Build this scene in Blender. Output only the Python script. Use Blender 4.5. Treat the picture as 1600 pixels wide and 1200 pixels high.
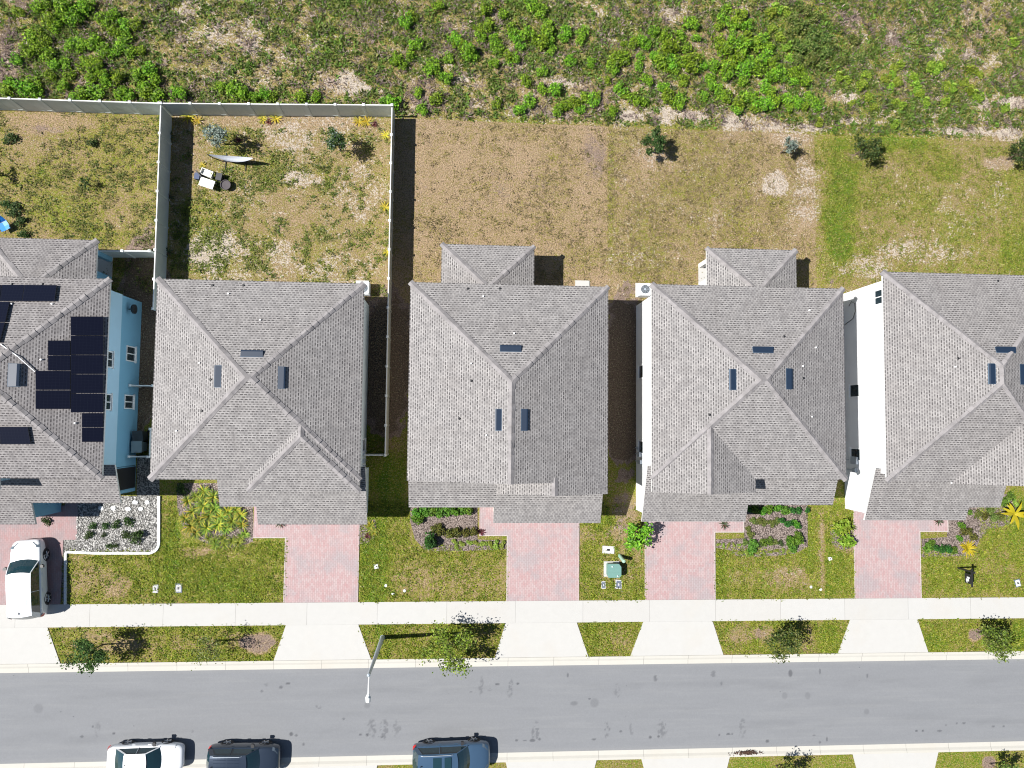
import bpy, math, random
import numpy as np
from mathutils import Vector, Matrix
PI = math.pi
for o in list(bpy.data.objects): bpy.data.objects.remove(o)
scene = bpy.context.scene
col = scene.collection

# ------------------------------------------------------------ camera (a drone 48 m up, looking almost straight down)
FPX, XN, YN, CH = 1110.0, 722.0, 660.0, 48.0
def _n(v): return v / np.linalg.norm(v)
_Z = -_n(np.array([(XN - 800) / FPX, -(YN - 600) / FPX, -1.0]))
def _pl(px, py, z=0.0):
    r = np.array([(px - 800) / FPX, -(py - 600) / FPX, -1.0]); return r * ((z - CH) / np.dot(r, _Z))
_X = _pl(1600, 1030) - _pl(0, 1052); _X = _n(_X - _Z * np.dot(_X, _Z)); _Y = np.cross(_Z, _X)
R = Matrix((tuple(_X), tuple(_Y), tuple(_Z)))
cam = bpy.data.cameras.new('camera'); camo = bpy.data.objects.new('camera', cam); col.objects.link(camo)
camo.matrix_world = Matrix.Translation((0, 0, CH)) @ R.to_4x4()
cam.sensor_width = 36; cam.lens = FPX / 1600 * 36; cam.clip_start = 0.5; cam.clip_end = 5000
scene.camera = camo
scene.render.resolution_x = 1024; scene.render.resolution_y = 768

# ------------------------------------------------------------ sky, sun, exposure
SUNX, SUNY = 0.80, 0.035                       # shadow offset per metre of height
elev = math.atan(1 / math.hypot(SUNX, SUNY)); az = math.atan2(-SUNX, -SUNY)   # bearing of the sun from +Y, clockwise
w = bpy.data.worlds.new('World'); scene.world = w; w.use_nodes = True
nt = w.node_tree; sky = nt.nodes.new('ShaderNodeTexSky'); sky.sky_type = 'NISHITA'; sky.sun_disc = False
sky.sun_elevation = elev; sky.sun_rotation = az; sky.air_density = 1.0; sky.dust_density = 0.3
nt.links.new(sky.outputs[0], nt.nodes['Background'].inputs[0]); nt.nodes['Background'].inputs[1].default_value = 0.05
sl = bpy.data.lights.new('sun', 'SUN'); sl.energy = 5.0; sl.angle = math.radians(0.5); sl.color = (1.0, 0.97, 0.925)
so = bpy.data.objects.new('sun', sl); col.objects.link(so)
so.rotation_euler = Vector((SUNX, SUNY, -1)).to_track_quat('-Z', 'Y').to_euler(); so.location = (-60, 0, 60)
scene.view_settings.view_transform = 'Standard'; scene.view_settings.look = 'None'
scene.cycles.filter_width = 1.1
scene.view_settings.exposure = 0.78; scene.view_settings.gamma = 1.0

# ------------------------------------------------------------ helpers
def P(px, py, z=0.0):
    """the point of the world at height z that a pixel of the survey photo shows"""
    p = _pl(px, py, z); return (float(p @ _X), float(p @ _Y))
def P3(px, py, z=0.0): return P(px, py, z) + (z,)
def PP(px, py, fz):
    """same, on a surface z = fz(x, y)"""
    z = 6.0
    for _ in range(25):
        x, y = P(px, py, z); z = fz(x, y)
    return (x, y, z)
def tag(o, label=None, cat=None, group=None, kind=None):
    if label: o['label'] = label
    if cat: o['category'] = cat
    if group: o['group'] = group
    if kind: o['kind'] = kind
    return o
def empty(name, loc, rz=0.0, **k):
    o = bpy.data.objects.new(name, None); o.location = loc; o.rotation_euler = (0, 0, rz)
    o.empty_display_size = 0.2; col.objects.link(o); return tag(o, **k)
def copy_tree(o, parent=None):
    c = o.copy(); col.objects.link(c)
    if parent: c.parent = parent
    for ch in list(o.children): copy_tree(ch, c)
    return c
class MB:
    def __init__(s): s.v = []; s.f = []; s.m = []; s.uv = []
    def face(s, pts, m=0, uv=None):
        b = len(s.v); s.v += [tuple(p) for p in pts]; s.f.append(tuple(range(b, b + len(pts)))); s.m.append(m)
        s.uv.append(uv or [(p[0], p[1]) for p in pts])
    def box(s, x0, x1, y0, y1, z0, z1, m=0):
        a = [(x0, y0, z0), (x1, y0, z0), (x1, y1, z0), (x0, y1, z0), (x0, y0, z1), (x1, y0, z1), (x1, y1, z1), (x0, y1, z1)]
        for q in ((0, 3, 2, 1), (4, 5, 6, 7), (0, 1, 5, 4), (1, 2, 6, 5), (2, 3, 7, 6), (3, 0, 4, 7)): s.face([a[i] for i in q], m)
    def slab(s, pts, t, m=0, ms=0, uv=None):
        """a plane polygon (counter-clockwise from above) made t thick downwards"""
        s.face(pts, m, uv); lo = [(p[0], p[1], p[2] - t) for p in pts]; s.face(lo[::-1], ms)
        n = len(pts)
        for i in range(n): j = (i + 1) % n; s.face([lo[i], lo[j], pts[j], pts[i]], ms)
    def prism_x(s, prof, x0, x1, m=0):
        """profile in (y, z), counter-clockwise seen from +X, swept along x"""
        A = [(x1, y, z) for y, z in prof]; B = [(x0, y, z) for y, z in prof]
        s.face(A, m); s.face(B[::-1], m); n = len(prof)
        for i in range(n): j = (i + 1) % n; s.face([B[i], B[j], A[j], A[i]], m)
    def prism_z(s, poly, z0, z1, m=0):
        s.slab([(x, y, z1) for x, y in poly], z1 - z0, m, m)
    def tube(s, pts, r, n=8, m=0, caps=True):
        pts = [Vector(p) for p in pts]; rr = r if isinstance(r, (list, tuple)) else [r] * len(pts); rings = []
        for i, p in enumerate(pts):
            d = (pts[min(i + 1, len(pts) - 1)] - pts[max(i - 1, 0)]).normalized()
            a = d.cross(Vector((0, 0, 1))); a = a.normalized() if a.length > 1e-3 else Vector((1, 0, 0)); b = d.cross(a)
            rings.append([p + (a * math.cos(2 * PI * k / n) + b * math.sin(2 * PI * k / n)) * rr[i] for k in range(n)])
        for i in range(len(rings) - 1):
            for k in range(n):
                l = (k + 1) % n; s.face([rings[i][k], rings[i + 1][k], rings[i + 1][l], rings[i][l]], m)
        if caps: s.face(rings[0], m); s.face(rings[-1][::-1], m)
    def lathe(s, prof, n=16, c=(0, 0, 0), m=0):
        rings = [[(c[0] + r * math.cos(2 * PI * k / n), c[1] + r * math.sin(2 * PI * k / n), c[2] + z) for k in range(n)] for r, z in prof]
        for i in range(len(rings) - 1):
            for k in range(n):
                l = (k + 1) % n; s.face([rings[i][k], rings[i][l], rings[i + 1][l], rings[i + 1][k]], m)
        s.face(rings[0][::-1], m); s.face(rings[-1], m)
    def grid(s, rows, m=0):
        for i in range(len(rows) - 1):
            for j in range(len(rows[0]) - 1): s.face([rows[i][j], rows[i + 1][j], rows[i + 1][j + 1], rows[i][j + 1]], m)
    def build(s, name, mats, parent=None, smooth=False, merge=False, org=None):
        o_ = org if org is not None else (tuple(parent.location) if (parent and parent.get('world_org')) else (0, 0, 0))
        me = bpy.data.meshes.new(name)
        me.from_pydata([(p[0] - o_[0], p[1] - o_[1], p[2] - o_[2]) for p in s.v], [], s.f)
        uvl = me.uv_layers.new(name='UVMap'); k = 0
        for fu in s.uv:
            for q in fu: uvl.data[k].uv = q; k += 1
        for m in (mats if isinstance(mats, (list, tuple)) else [mats]): me.materials.append(m)
        for p, mi in zip(me.polygons, s.m): p.material_index = mi; p.use_smooth = smooth
        if merge:
            import bmesh
            bm = bmesh.new(); bm.from_mesh(me); bmesh.ops.remove_doubles(bm, verts=bm.verts, dist=1e-4)
            bmesh.ops.recalc_face_normals(bm, faces=bm.faces); bm.to_mesh(me); bm.free()
        ob = bpy.data.objects.new(name, me); col.objects.link(ob)
        if parent: ob.parent = parent
        elif org is not None: ob.location = org
        return ob

def mat(name):
    m = bpy.data.materials.new(name); m.use_nodes = True
    return m, m.node_tree, m.node_tree.nodes['Principled BSDF']
def nd(t, typ, **k):
    n = t.nodes.new(typ)
    for a, b in k.items():
        if a == 'ins':
            for i, v in b.items():
                if isinstance(v, bpy.types.NodeSocket): t.links.new(v, n.inputs[i])
                else: n.inputs[i].default_value = v
        else: setattr(n, a, b)
    return n
def math_(t, op, a, b=0.0, c=0.0): return nd(t, 'ShaderNodeMath', operation=op, ins={0: a, 1: b, 2: c}).outputs[0]
def mix_(t, f, a, b, mode='MIX'):
    n = t.nodes.new('ShaderNodeMix'); n.data_type = 'RGBA'; n.blend_type = mode
    for i, v in ((0, f), (6, a), (7, b)):
        if isinstance(v, bpy.types.NodeSocket): t.links.new(v, n.inputs[i])
        else: n.inputs[i].default_value = v if i == 0 else (tuple(v) + (1,) if len(v) == 3 else v)
    return n.outputs[2]
def noise_(t, vec, scale, detail=3.0, rough=0.55):
    return nd(t, 'ShaderNodeTexNoise', ins={'Vector': vec, 'Scale': scale, 'Detail': detail, 'Roughness': rough}).outputs[0]
def ramp_(t, f, stops):
    r = nd(t, 'ShaderNodeValToRGB', ins={0: f}); e = r.color_ramp.elements
    while len(e) < len(stops): e.new(0.5)
    for x, (p, c) in zip(e, stops): x.position = p; x.color = tuple(c) + (1,) if len(c) == 3 else c
    return r.outputs[0]
def step_(t, v, a, b):
    n = nd(t, 'ShaderNodeMapRange', interpolation_type='SMOOTHSTEP', ins={0: v, 1: a, 2: b, 3: 0.0, 4: 1.0}); return n.outputs[0]
def geo_pos(t): return nd(t, 'ShaderNodeNewGeometry').outputs['Position']
def bump_(t, b, h, s, d=0.02): t.links.new(nd(t, 'ShaderNodeBump', ins={'Height': h, 'Strength': s, 'Distance': d}).outputs[0], b.inputs['Normal'])
def plain(name, c, rough=0.6, metal=0.0, var=0.12, scale=3.0, spec=0.5, coat=0.0):
    m, t, b = mat(name)
    n = noise_(t, nd(t, 'ShaderNodeTexCoord').outputs['Object'], scale, 4)
    cc = mix_(t, n, tuple(x * (1 - var) for x in c), tuple(min(1, x * (1 + var)) for x in c))
    t.links.new(cc, b.inputs['Base Color']); b.inputs['Roughness'].default_value = rough; b.inputs['Metallic'].default_value = metal
    b.inputs['Specular IOR Level'].default_value = spec; b.inputs['Coat Weight'].default_value = coat; b.inputs['Coat Roughness'].default_value = 0.03
    return m

# ---- roof shingles
def shingle_mat(name, light, dark, k=1.0):
    m, t, b = mat(name)
    uv = nd(t, 'ShaderNodeSeparateXYZ', ins={0: nd(t, 'ShaderNodeUVMap').outputs[0]})
    vv = math_(t, 'DIVIDE', uv.outputs[1], 0.143); row = math_(t, 'FLOOR', vv); fv = math_(t, 'FRACT', vv)
    rr = nd(t, 'ShaderNodeTexWhiteNoise', noise_dimensions='1D', ins={'W': row}).outputs[0]
    uu = math_(t, 'ADD', math_(t, 'DIVIDE', uv.outputs[0], 0.225), math_(t, 'ADD', math_(t, 'MULTIPLY', row, 0.5), math_(t, 'MULTIPLY', rr, 0.22)))
    cell = math_(t, 'FLOOR', uu); fu = math_(t, 'FRACT', uu)
    cv = nd(t, 'ShaderNodeCombineXYZ', ins={0: cell, 1: row})
    cr = nd(t, 'ShaderNodeTexWhiteNoise', noise_dimensions='2D', ins={'Vector': cv.outputs[0]}).outputs[0]
    wid = math_(t, 'ADD', 0.40, math_(t, 'MULTIPLY', cr, 0.35))
    mu = math_(t, 'LESS_THAN', fu, wid); mv = math_(t, 'LESS_THAN', fv, 0.50)
    mk = math_(t, 'MULTIPLY', mv, math_(t, 'ADD', 0.20, math_(t, 'MULTIPLY', mu, math_(t, 'ADD', 0.34, math_(t, 'MULTIPLY', cr, 0.46)))))  # constant row term paints the butt-edge shadow line; teeth are shingle colour
    pos = geo_pos(t)
    big = noise_(t, pos, 0.5, 3); mid = noise_(t, pos, 2.5, 3); fine = noise_(t, pos, 30, 2)
    lc = mix_(t, cr, tuple(x * 0.84 for x in light), tuple(x * 1.1 for x in light))
    lc = mix_(t, step_(t, mid, .3, .7), mix_(t, 0.20, lc, (0, 0, 0)), mix_(t, 0.06, lc, (1, 0.94, 0.86)))
    lc = mix_(t, math_(t, 'MULTIPLY', step_(t, big, 0.4, 0.7), 0.12), lc, (0.2, 0.17, 0.15))
    c = mix_(t, math_(t, 'MULTIPLY', mk, k), lc, dark)
    st = noise_(t, nd(t, 'ShaderNodeCombineXYZ', ins={0: math_(t, 'MULTIPLY', uv.outputs[0], 1.6), 1: math_(t, 'MULTIPLY', uv.outputs[1], 0.22)}).outputs[0], 1.3, 4, .65)
    c = mix_(t, math_(t, 'MULTIPLY', step_(t, st, .48, .72), 0.20), c, (0.09, 0.08, 0.075))
    pt_ = noise_(t, pos, 7, 2, .6); c = mix_(t, math_(t, 'MULTIPLY', step_(t, pt_, .5, .7), 0.22), c, (0.11, 0.10, 0.10))
    oi = nd(t, 'ShaderNodeObjectInfo').outputs['Random']; c = mix_(t, math_(t, 'MULTIPLY', oi, 0.14), c, (0.12, 0.10, 0.09))
    c = mix_(t, math_(t, 'MULTIPLY', fine, 0.35), c, tuple(x * 0.55 for x in light))
    t.links.new(c, b.inputs['Base Color']); b.inputs['Roughness'].default_value = 0.95; b.inputs['Specular IOR Level'].default_value = 0.2
    return m
M_roof = shingle_mat('shingles', (0.325, 0.312, 0.308), (0.036, 0.034, 0.036))
M_roof1 = shingle_mat('shingles_dark', (0.300, 0.286, 0.286), (0.024, 0.022, 0.026))
M_cap = plain('ridge_shingle', (0.225, 0.212, 0.212), 0.95, var=0.55, scale=2.4, spec=0.2)
M_fascia = plain('fascia_paint', (0.62, 0.62, 0.61), 0.5)
def stucco(name, c):
    m, t, b = mat(name); pos = geo_pos(t)
    n = noise_(t, pos, 1.2, 4); f = noise_(t, pos, 40, 2)
    cc = mix_(t, n, tuple(x * 0.93 for x in c), tuple(min(1, x * 1.05) for x in c))
    t.links.new(cc, b.inputs['Base Color']); b.inputs['Roughness'].default_value = 0.85; bump_(t, b, f, 0.4, 0.01)
    return m
M_blue_up = stucco('blue_siding', (0.40, 0.60, 0.74)); M_blue_lo = stucco('blue_stucco', (0.17, 0.38, 0.53))
M_pale = stucco('pale_blue_stucco', (0.66, 0.75, 0.80)); M_white = stucco('white_stucco', (0.74, 0.75, 0.76)); M_beige = stucco('beige_stucco', (0.55, 0.52, 0.47))
M_glass = plain('window_glass', (0.02, 0.035, 0.045), 0.05, spec=0.8)
M_frame = plain('white_frame', (0.75, 0.76, 0.76), 0.4)
M_vent = plain('vent_metal', (0.010, 0.022, 0.045), 0.5, spec=0.35)
M_ventlit = plain('vent_flange_lit_face', (0.07, 0.11, 0.16), 0.6)  # flange, and the downslope vent face coloured lighter as if sunlit
M_pipe = plain('white_pipe', (0.8, 0.8, 0.8), 0.4)
M_black = plain('black_plastic', (0.018, 0.018, 0.02), 0.45)
M_wood = plain('bark', (0.12, 0.085, 0.06), 0.9, var=0.4, scale=9)
M_steel = plain('galvanised_steel', (0.42, 0.47, 0.52), 0.45, metal=0.35)
M_conc = None
def solar():
    m, t, b = mat('solar_cells')
    uv = nd(t, 'ShaderNodeSeparateXYZ', ins={0: nd(t, 'ShaderNodeUVMap').outputs[0]})
    a = math_(t, 'LESS_THAN', math_(t, 'FRACT', math_(t, 'DIVIDE', uv.outputs[0], 0.166)), 0.05)
    c = math_(t, 'LESS_THAN', math_(t, 'FRACT', math_(t, 'DIVIDE', uv.outputs[1], 0.166)), 0.05)
    k = math_(t, 'MAXIMUM', a, c)
    t.links.new(mix_(t, k, (0.0035, 0.0045, 0.013), (0.008, 0.010, 0.02)), b.inputs['Base Color']); b.inputs['Roughness'].default_value = 0.3; b.inputs['Specular IOR Level'].default_value = .3
    return m
M_solar = solar(); M_solarframe = plain('panel_frame', (0.035, 0.038, 0.05), 0.4, metal=0.5)

# ---- foliage
def leaf_mat(name, tint=(1, 1, 1), hue=0.0):
    m, t, b = mat(name)
    a = nd(t, 'ShaderNodeAttribute', attribute_name='Col').outputs['Color']
    r = nd(t, 'ShaderNodeObjectInfo').outputs['Random']
    c = mix_(t, 1.0, a, tint, 'MULTIPLY')
    hs = nd(t, 'ShaderNodeHueSaturation', ins={'Hue': math_(t, 'ADD', 0.5 - hue, math_(t, 'MULTIPLY', r, 2 * hue)), 'Saturation': 1.0,
            'Value': math_(t, 'ADD', 0.82, math_(t, 'MULTIPLY', r, 0.36)), 'Color': c}).outputs[0]
    t.links.new(hs, b.inputs['Base Color']); b.inputs['Roughness'].default_value = 0.6; b.inputs['Specular IOR Level'].default_value = 0.25
    tr = nd(t, 'ShaderNodeBsdfTranslucent', ins={0: hs}); mx = nd(t, 'ShaderNodeMixShader', ins={0: 0.28, 1: b.outputs[0], 2: tr.outputs[0]})
    t.links.new(mx.outputs[0], t.nodes['Material Output'].inputs[0]); return m
M_leaf = leaf_mat('leaves', hue=0.022); M_leafv = leaf_mat('weed_leaves'); 

def quads_mesh(name, V, C, m):
    """V (N,4,3) quads, C (N,3) colours"""
    n = len(V); me = bpy.data.meshes.new(name)
    me.vertices.add(n * 4); me.vertices.foreach_set('co', V.reshape(-1).astype(np.float32))
    me.loops.add(n * 4); me.loops.foreach_set('vertex_index', np.arange(n * 4, dtype=np.int32))
    me.polygons.add(n); me.polygons.foreach_set('loop_start', np.arange(0, n * 4, 4, dtype=np.int32))
    try: me.polygons.foreach_set('loop_total', np.full(n, 4, dtype=np.int32))
    except Exception: pass
    me.update(calc_edges=True)
    a = me.attributes.new('Col', 'FLOAT_COLOR', 'POINT')
    cc = np.ones((n, 4, 4), np.float32); cc[:, :, :3] = np.clip(C, 0, 1)[:, None, :]
    a.data.foreach_set('color', cc.reshape(-1)); me.materials.append(m); me.validate(); return me
def leaf_quads(rng, C, S, up=0.8, asp=0.55):
    n = len(C); N = rng.normal(size=(n, 3)) * (1 - up * 0.5); N[:, 2] = np.abs(N[:, 2]) + up
    N /= np.linalg.norm(N, axis=1)[:, None]
    A = np.cross(N, rng.normal(size=(n, 3))); A /= np.linalg.norm(A, axis=1)[:, None]; B = np.cross(N, A)
    A = A * S[:, None]; B = B * (S * asp)[:, None]
    return np.stack([C - A, C - B, C + A, C + B], 1)
def colors(rng, n, pal, wts, var=0.25):
    pal = np.array(pal); i = rng.choice(len(pal), n, p=np.array(wts) / sum(wts)); return pal[i] * (1 + rng.uniform(-var, var, (n, 1)))
def bush_mesh(name, seed, r, h, n, ls, pal, wts, lobes=7, zmin=0.08, up=0.6, m=None, spread=0.62):
    rng = np.random.default_rng(seed); L = []
    for k in range(lobes):
        a = rng.uniform(0, 2 * PI); d = spread * r * math.sqrt(rng.uniform(0, 1)) if k else 0
        L.append((d * math.cos(a), d * math.sin(a), h * rng.uniform(0.35, 0.72), r * rng.uniform(0.32, 0.52)))
    C = []
    for k in range(n):
        lx, ly, lz, lr = L[rng.integers(len(L))]
        v = rng.normal(size=3); v /= np.linalg.norm(v); q = rng.uniform(0.55, 1.0) ** 0.5 * lr
        z = lz + v[2] * q * min(1.6, h / (2 * lr + 1e-6) * 0.9)
        C.append((lx + v[0] * q, ly + v[1] * q, max(zmin, z)))
    C = np.array(C); S = rng.uniform(0.7, 1.3, n) * ls
    return quads_mesh(name, leaf_quads(rng, C, S, up), colors(rng, n, pal, wts), m or M_leaf)
def blade_quads(rng, n, ln, wd, c=(0, 0, 0), el=(0.15, 1.2), droop=0.5, seg=3):
    Q = []
    for k in range(n):
        a = 2 * PI * (k * 0.382 + rng.uniform(-0.05, 0.05)); e = rng.uniform(*el); l = ln * rng.uniform(0.75, 1.1)
        d = np.array([math.cos(a), math.sin(a), 0]); s = np.array([-d[1], d[0], 0]); pts = []
        for j in range(seg + 1):
            u = j / seg; r = l * u * math.cos(e * (1 - 0.4 * u)); z = l * (u * math.sin(e) - droop * u * u * math.sin(e))
            pts.append(np.array(c) + d * r + np.array([0, 0, max(z, 0.0) + 0.03]))
        ws = [wd * 0.35, wd, wd * 0.8, wd * 0.08] if seg == 3 else [wd * math.sin(PI * (0.12 + 0.86 * j / seg)) for j in range(seg + 1)]
        for j in range(seg): Q.append([pts[j] - s * ws[j], pts[j] + s * ws[j], pts[j + 1] + s * ws[j + 1], pts[j + 1] - s * ws[j + 1]])
    return np.array(Q)

# numpy value noise for patchiness of the ground
def vnoise(x, y, sc, seed):
    rng = np.random.default_rng(seed); T = rng.random((256, 256)); out = 0; amp = 1; tot = 0
    for o_ in range(4):
        u = x * sc + 100.3; v = y * sc + 77.7; i = np.floor(u).astype(int); j = np.floor(v).astype(int); fu = u - i; fv = v - j
        fu = fu * fu * (3 - 2 * fu); fv = fv * fv * (3 - 2 * fv); i %= 256; j %= 256; i1 = (i + 1) % 256; j1 = (j + 1) % 256
        n = (T[i, j] * (1 - fu) + T[i1, j] * fu) * (1 - fv) + (T[i, j1] * (1 - fu) + T[i1, j1] * fu) * fv
        out = out + n * amp; tot += amp; amp *= 0.55; sc *= 2.1
    return out / tot

# ============================================================ THE GROUND
def ground_mat(name, attrs=True):
    m, t, b = mat(name); pos = geo_pos(t)
    if attrs:
        a = nd(t, 'ShaderNodeSeparateColor', ins={0: nd(t, 'ShaderNodeAttribute', attribute_name='Cover').outputs['Color']})
        G, S, B = a.outputs[0], a.outputs[1], a.outputs[2]
    else:
        G = nd(t, 'ShaderNodeValue').outputs[0]; G.default_value = 0.5; S = math_(t, 'MULTIPLY', noise_(t, pos, 0.3, 3), 0.5); B = math_(t, 'MULTIPLY', G, 0.4)
    n0 = noise_(t, pos, 1.3, 4, 0.6); n1 = noise_(t, pos, 2.2, 5, 0.7); n2 = noise_(t, pos, 7.5, 3, 0.7); n3 = noise_(t, pos, 13, 2, 0.6); n4 = noise_(t, pos, 4.2, 4, 0.75)
    g = math_(t, 'ADD', G, math_(t, 'ADD', math_(t, 'MULTIPLY', math_(t, 'SUBTRACT', n1, 0.5), 1.15), math_(t, 'MULTIPLY', math_(t, 'SUBTRACT', n2, 0.5), 2.0)))
    c = ramp_(t, g, [(0.0, (0.31, 0.22, 0.14)), (0.28, (0.235, 0.175, 0.080)), (0.52, (0.205, 0.185, 0.038)), (0.78, (0.150, 0.182, 0.014)), (1.0, (0.075, 0.145, 0.008))])
    brown = mix_(t, n1, (0.16, 0.11, 0.095), (0.27, 0.20, 0.165))
    c = mix_(t, step_(t, math_(t, 'ADD', B, math_(t, 'MULTIPLY', math_(t, 'SUBTRACT', n4, 0.5), 1.2)), 0.42, 0.75), c, brown)
    sm = step_(t, math_(t, 'ADD', S, math_(t, 'ADD', math_(t, 'MULTIPLY', math_(t, 'SUBTRACT', n4, 0.5), 1.9), math_(t, 'MULTIPLY', math_(t, 'SUBTRACT', n2, 0.5), 1.7))), 0.56, 0.70)
    sand = mix_(t, n0, (0.34, 0.27, 0.21), (0.52, 0.46, 0.40))
    c = mix_(t, sm, c, sand)
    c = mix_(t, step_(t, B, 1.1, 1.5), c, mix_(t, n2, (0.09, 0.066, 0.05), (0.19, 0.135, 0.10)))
    sp = step_(t, n3, 0.36, 0.56); c = mix_(t, math_(t, 'MULTIPLY', math_(t, 'SUBTRACT', 1.0, sp), 0.58), c, (0.03, 0.03, 0.010))
    hi = step_(t, noise_(t, pos, 11, 2, 0.5), 0.56, 0.68); c = mix_(t, math_(t, 'MULTIPLY', hi, 0.35), c, (0.5, 0.44, 0.26))
    t.links.new(c, b.inputs['Base Color']); b.inputs['Roughness'].default_value = 0.95; b.inputs['Specular IOR Level'].default_value = 0.15
    bump_(t, b, math_(t, 'ADD', n2, math_(t, 'MULTIPLY', n3, 0.8)), 0.9, 0.06)
    return m
M_ground = ground_mat('lawn_cover'); M_far = ground_mat('far_ground', False)

# patches of cover, in metres: (x, y, rx, ry, dG, dS, dB)
def pp(px, py, rx, ry, dg=0, ds=0, db=0):
    x, y = P(px, py); return (x, y, rx / 23.2, ry / 23.2, dg, ds, db)
PATCH = [
    # back yards
    pp(60, 190, 70, 15, -.25, 0, .2), pp(200, 215, 40, 30, -.05, .05, 0), pp(110, 330, 60, 30, .15), pp(40, 275, 40, 15, .18), pp(150, 290, 30, 15, .12), pp(60, 215, 50, 20, -.1, .05, .25), pp(190, 370, 60, 15, .15),
    pp(450, 215, 40, 22, -.1, .28, .2), pp(440, 190, 150, 12, -.3, .05, .15), pp(420, 270, 70, 18, .1), pp(470, 280, 40, 12, -.1, .25, 0), pp(380, 400, 90, 40, .12, .2), pp(320, 330, 30, 60, .15, -.1), pp(560, 300, 40, 50, -.1, .1, .15),
    pp(530, 420, 60, 25, 0, .2, .1), pp(325, 390, 35, 30, .1, .3), pp(490, 230, 20, 60, .05),
    pp(680, 245, 20, 15, .12), pp(930, 230, 20, 60, -.1, .02, .25), pp(955, 300, 6, 110, .18), pp(700, 400, 60, 20, .08, .1), pp(900, 410, 50, 30, .08, .12), pp(660, 300, 15, 90, -.02, .12, .1), pp(800, 300, 90, 40, -.04, 0, .1), pp(867, 245, 15, 10, .14),
    pp(1000, 270, 40, 40, -.05, .02, .12), pp(1080, 290, 50, 30, .12), pp(1110, 340, 60, 30, .06, .05), pp(1210, 285, 22, 22, -.1, .55), pp(1185, 300, 14, 20, -.1, .2), pp(1260, 300, 24, 60, -.12, .25, .12), pp(1010, 240, 30, 14, -.15, .1, .25), pp(1000, 405, 60, 30, .05, .1), pp(1235, 215, 40, 18, -.2, .2, .15),
    pp(1313, 340, 27, 70, .42, -.5, -.2), pp(1320, 250, 30, 45, .32, -.4), pp(1310, 380, 26, 26, .15, -.1), pp(1400, 220, 60, 16, .28, -.3), pp(1450, 250, 60, 30, .12, -.15), pp(1430, 290, 50, 30, .02, .05), pp(1480, 350, 60, 30, .05, .12), pp(1440, 395, 80, 22, -.05, .25), pp(1350, 415, 50, 22, -.08, .3), pp(1560, 320, 40, 40, .02, .1), pp(1560, 255, 28, 12, -.4, .15, .5), pp(1335, 245, 20, 12, -.3, .05, .5), pp(1590, 400, 30, 40, .2, -.1), pp(1480, 270, 20, 20, .18, -.1), pp(1300, 200, 120, 12, -.2, .25, .1), pp(1240, 300, 60, 12, 0, .1, 0),
    # side gaps: bare brown dirt, kept dark to deepen the gap shade
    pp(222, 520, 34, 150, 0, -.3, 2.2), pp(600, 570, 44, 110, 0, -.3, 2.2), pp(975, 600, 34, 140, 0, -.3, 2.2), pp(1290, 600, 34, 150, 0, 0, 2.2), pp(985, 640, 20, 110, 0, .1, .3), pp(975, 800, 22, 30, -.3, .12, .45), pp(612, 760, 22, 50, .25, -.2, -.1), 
    # front lawns
    pp(270, 860, 12, 60, .3, -.2), pp(300, 900, 60, 30, .14), pp(390, 920, 50, 20, .12), pp(150, 910, 50, 25, -.22, .02), pp(185, 915, 20, 20, -.16, .06, .1), pp(300, 862, 26, 8, -.35, .3, .2), pp(255, 800, 12, 25, -.1, 0, .1), pp(400, 890, 50, 30, .05),
    pp(585, 880, 28, 60, .28, -.2), pp(660, 900, 50, 40, -.06, 0), pp(720, 900, 60, 30, -.02), pp(630, 850, 20, 30, -.06), pp(758, 925, 30, 15, -.1, .1),
    pp(925, 870, 14, 50, .16), pp(965, 830, 25, 14, -.3, .12, .35), pp(985, 880, 20, 30, -.12, .08), pp(920, 835, 14, 14, -.2, .05, .4), pp(980, 920, 30, 14, .12), pp(950, 815, 20, 12, .3),
    pp(1190, 900, 60, 16, -.15, .18, .12), pp(1125, 900, 10, 40, .2), pp(1284, 870, 5, 70, -.4, .3), pp(1265, 855, 9, 50, .2), pp(1305, 880, 18, 50, .22, -.1), pp(1155, 875, 30, 12, -.1, .12, .2), pp(1292, 925, 16, 12, .25), pp(1240, 905, 30, 20, -.2, .16, .1), pp(1320, 850, 22, 16, -.5, .25, .3),
    pp(1470, 900, 30, 30, .12), pp(1560, 880, 40, 30, -.12), pp(1590, 850, 16, 40, .25), pp(1500, 920, 40, 12, .05), pp(1450, 870, 20, 12, .18), pp(1590, 780, 14, 20, .3),
    # verges
    pp(180, 1005, 60, 14, -.2, .05), pp(150, 990, 20, 10, -.1, .12, .1), pp(275, 1000, 20, 16, -.1, .05), pp(300, 1025, 50, 8, .18), pp(300, 985, 30, 8, .12), pp(404, 1005, 25, 15, -.7, .2, .75), pp(265, 1000, 4, 25, .18), pp(375, 1000, 20, 14, -.3, .05, .4),
    pp(600, 1000, 16, 30, .25), pp(660, 990, 20, 20, -.05), pp(755, 990, 20, 20, -.1), pp(690, 1020, 40, 8, .05), pp(950, 1000, 5, 30, .1), pp(970, 1000, 20, 18, -.12, .05, .1), pp(920, 1000, 14, 30, .08),
    pp(1160, 990, 30, 14, -.25, .12, .3), pp(1195, 990, 14, 18, -.3, .2, .4), pp(1260, 1000, 15, 20, -.2, .1), pp(1295, 1000, 18, 25, .22), pp(1220, 975, 50, 6, .05), pp(1133, 985, 15, 14, .1),
    pp(1460, 1005, 20, 12, .18), pp(1524, 992, 12, 10, -.9, .1, .9), pp(1480, 990, 30, 20, .05), pp(1592, 990, 12, 25, .35), pp(1545, 1192, 12, 10, -.9, .1, .9), pp(1170, 1195, 30, 12, .25), pp(1280, 1195, 25, 12, .15),
]
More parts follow.
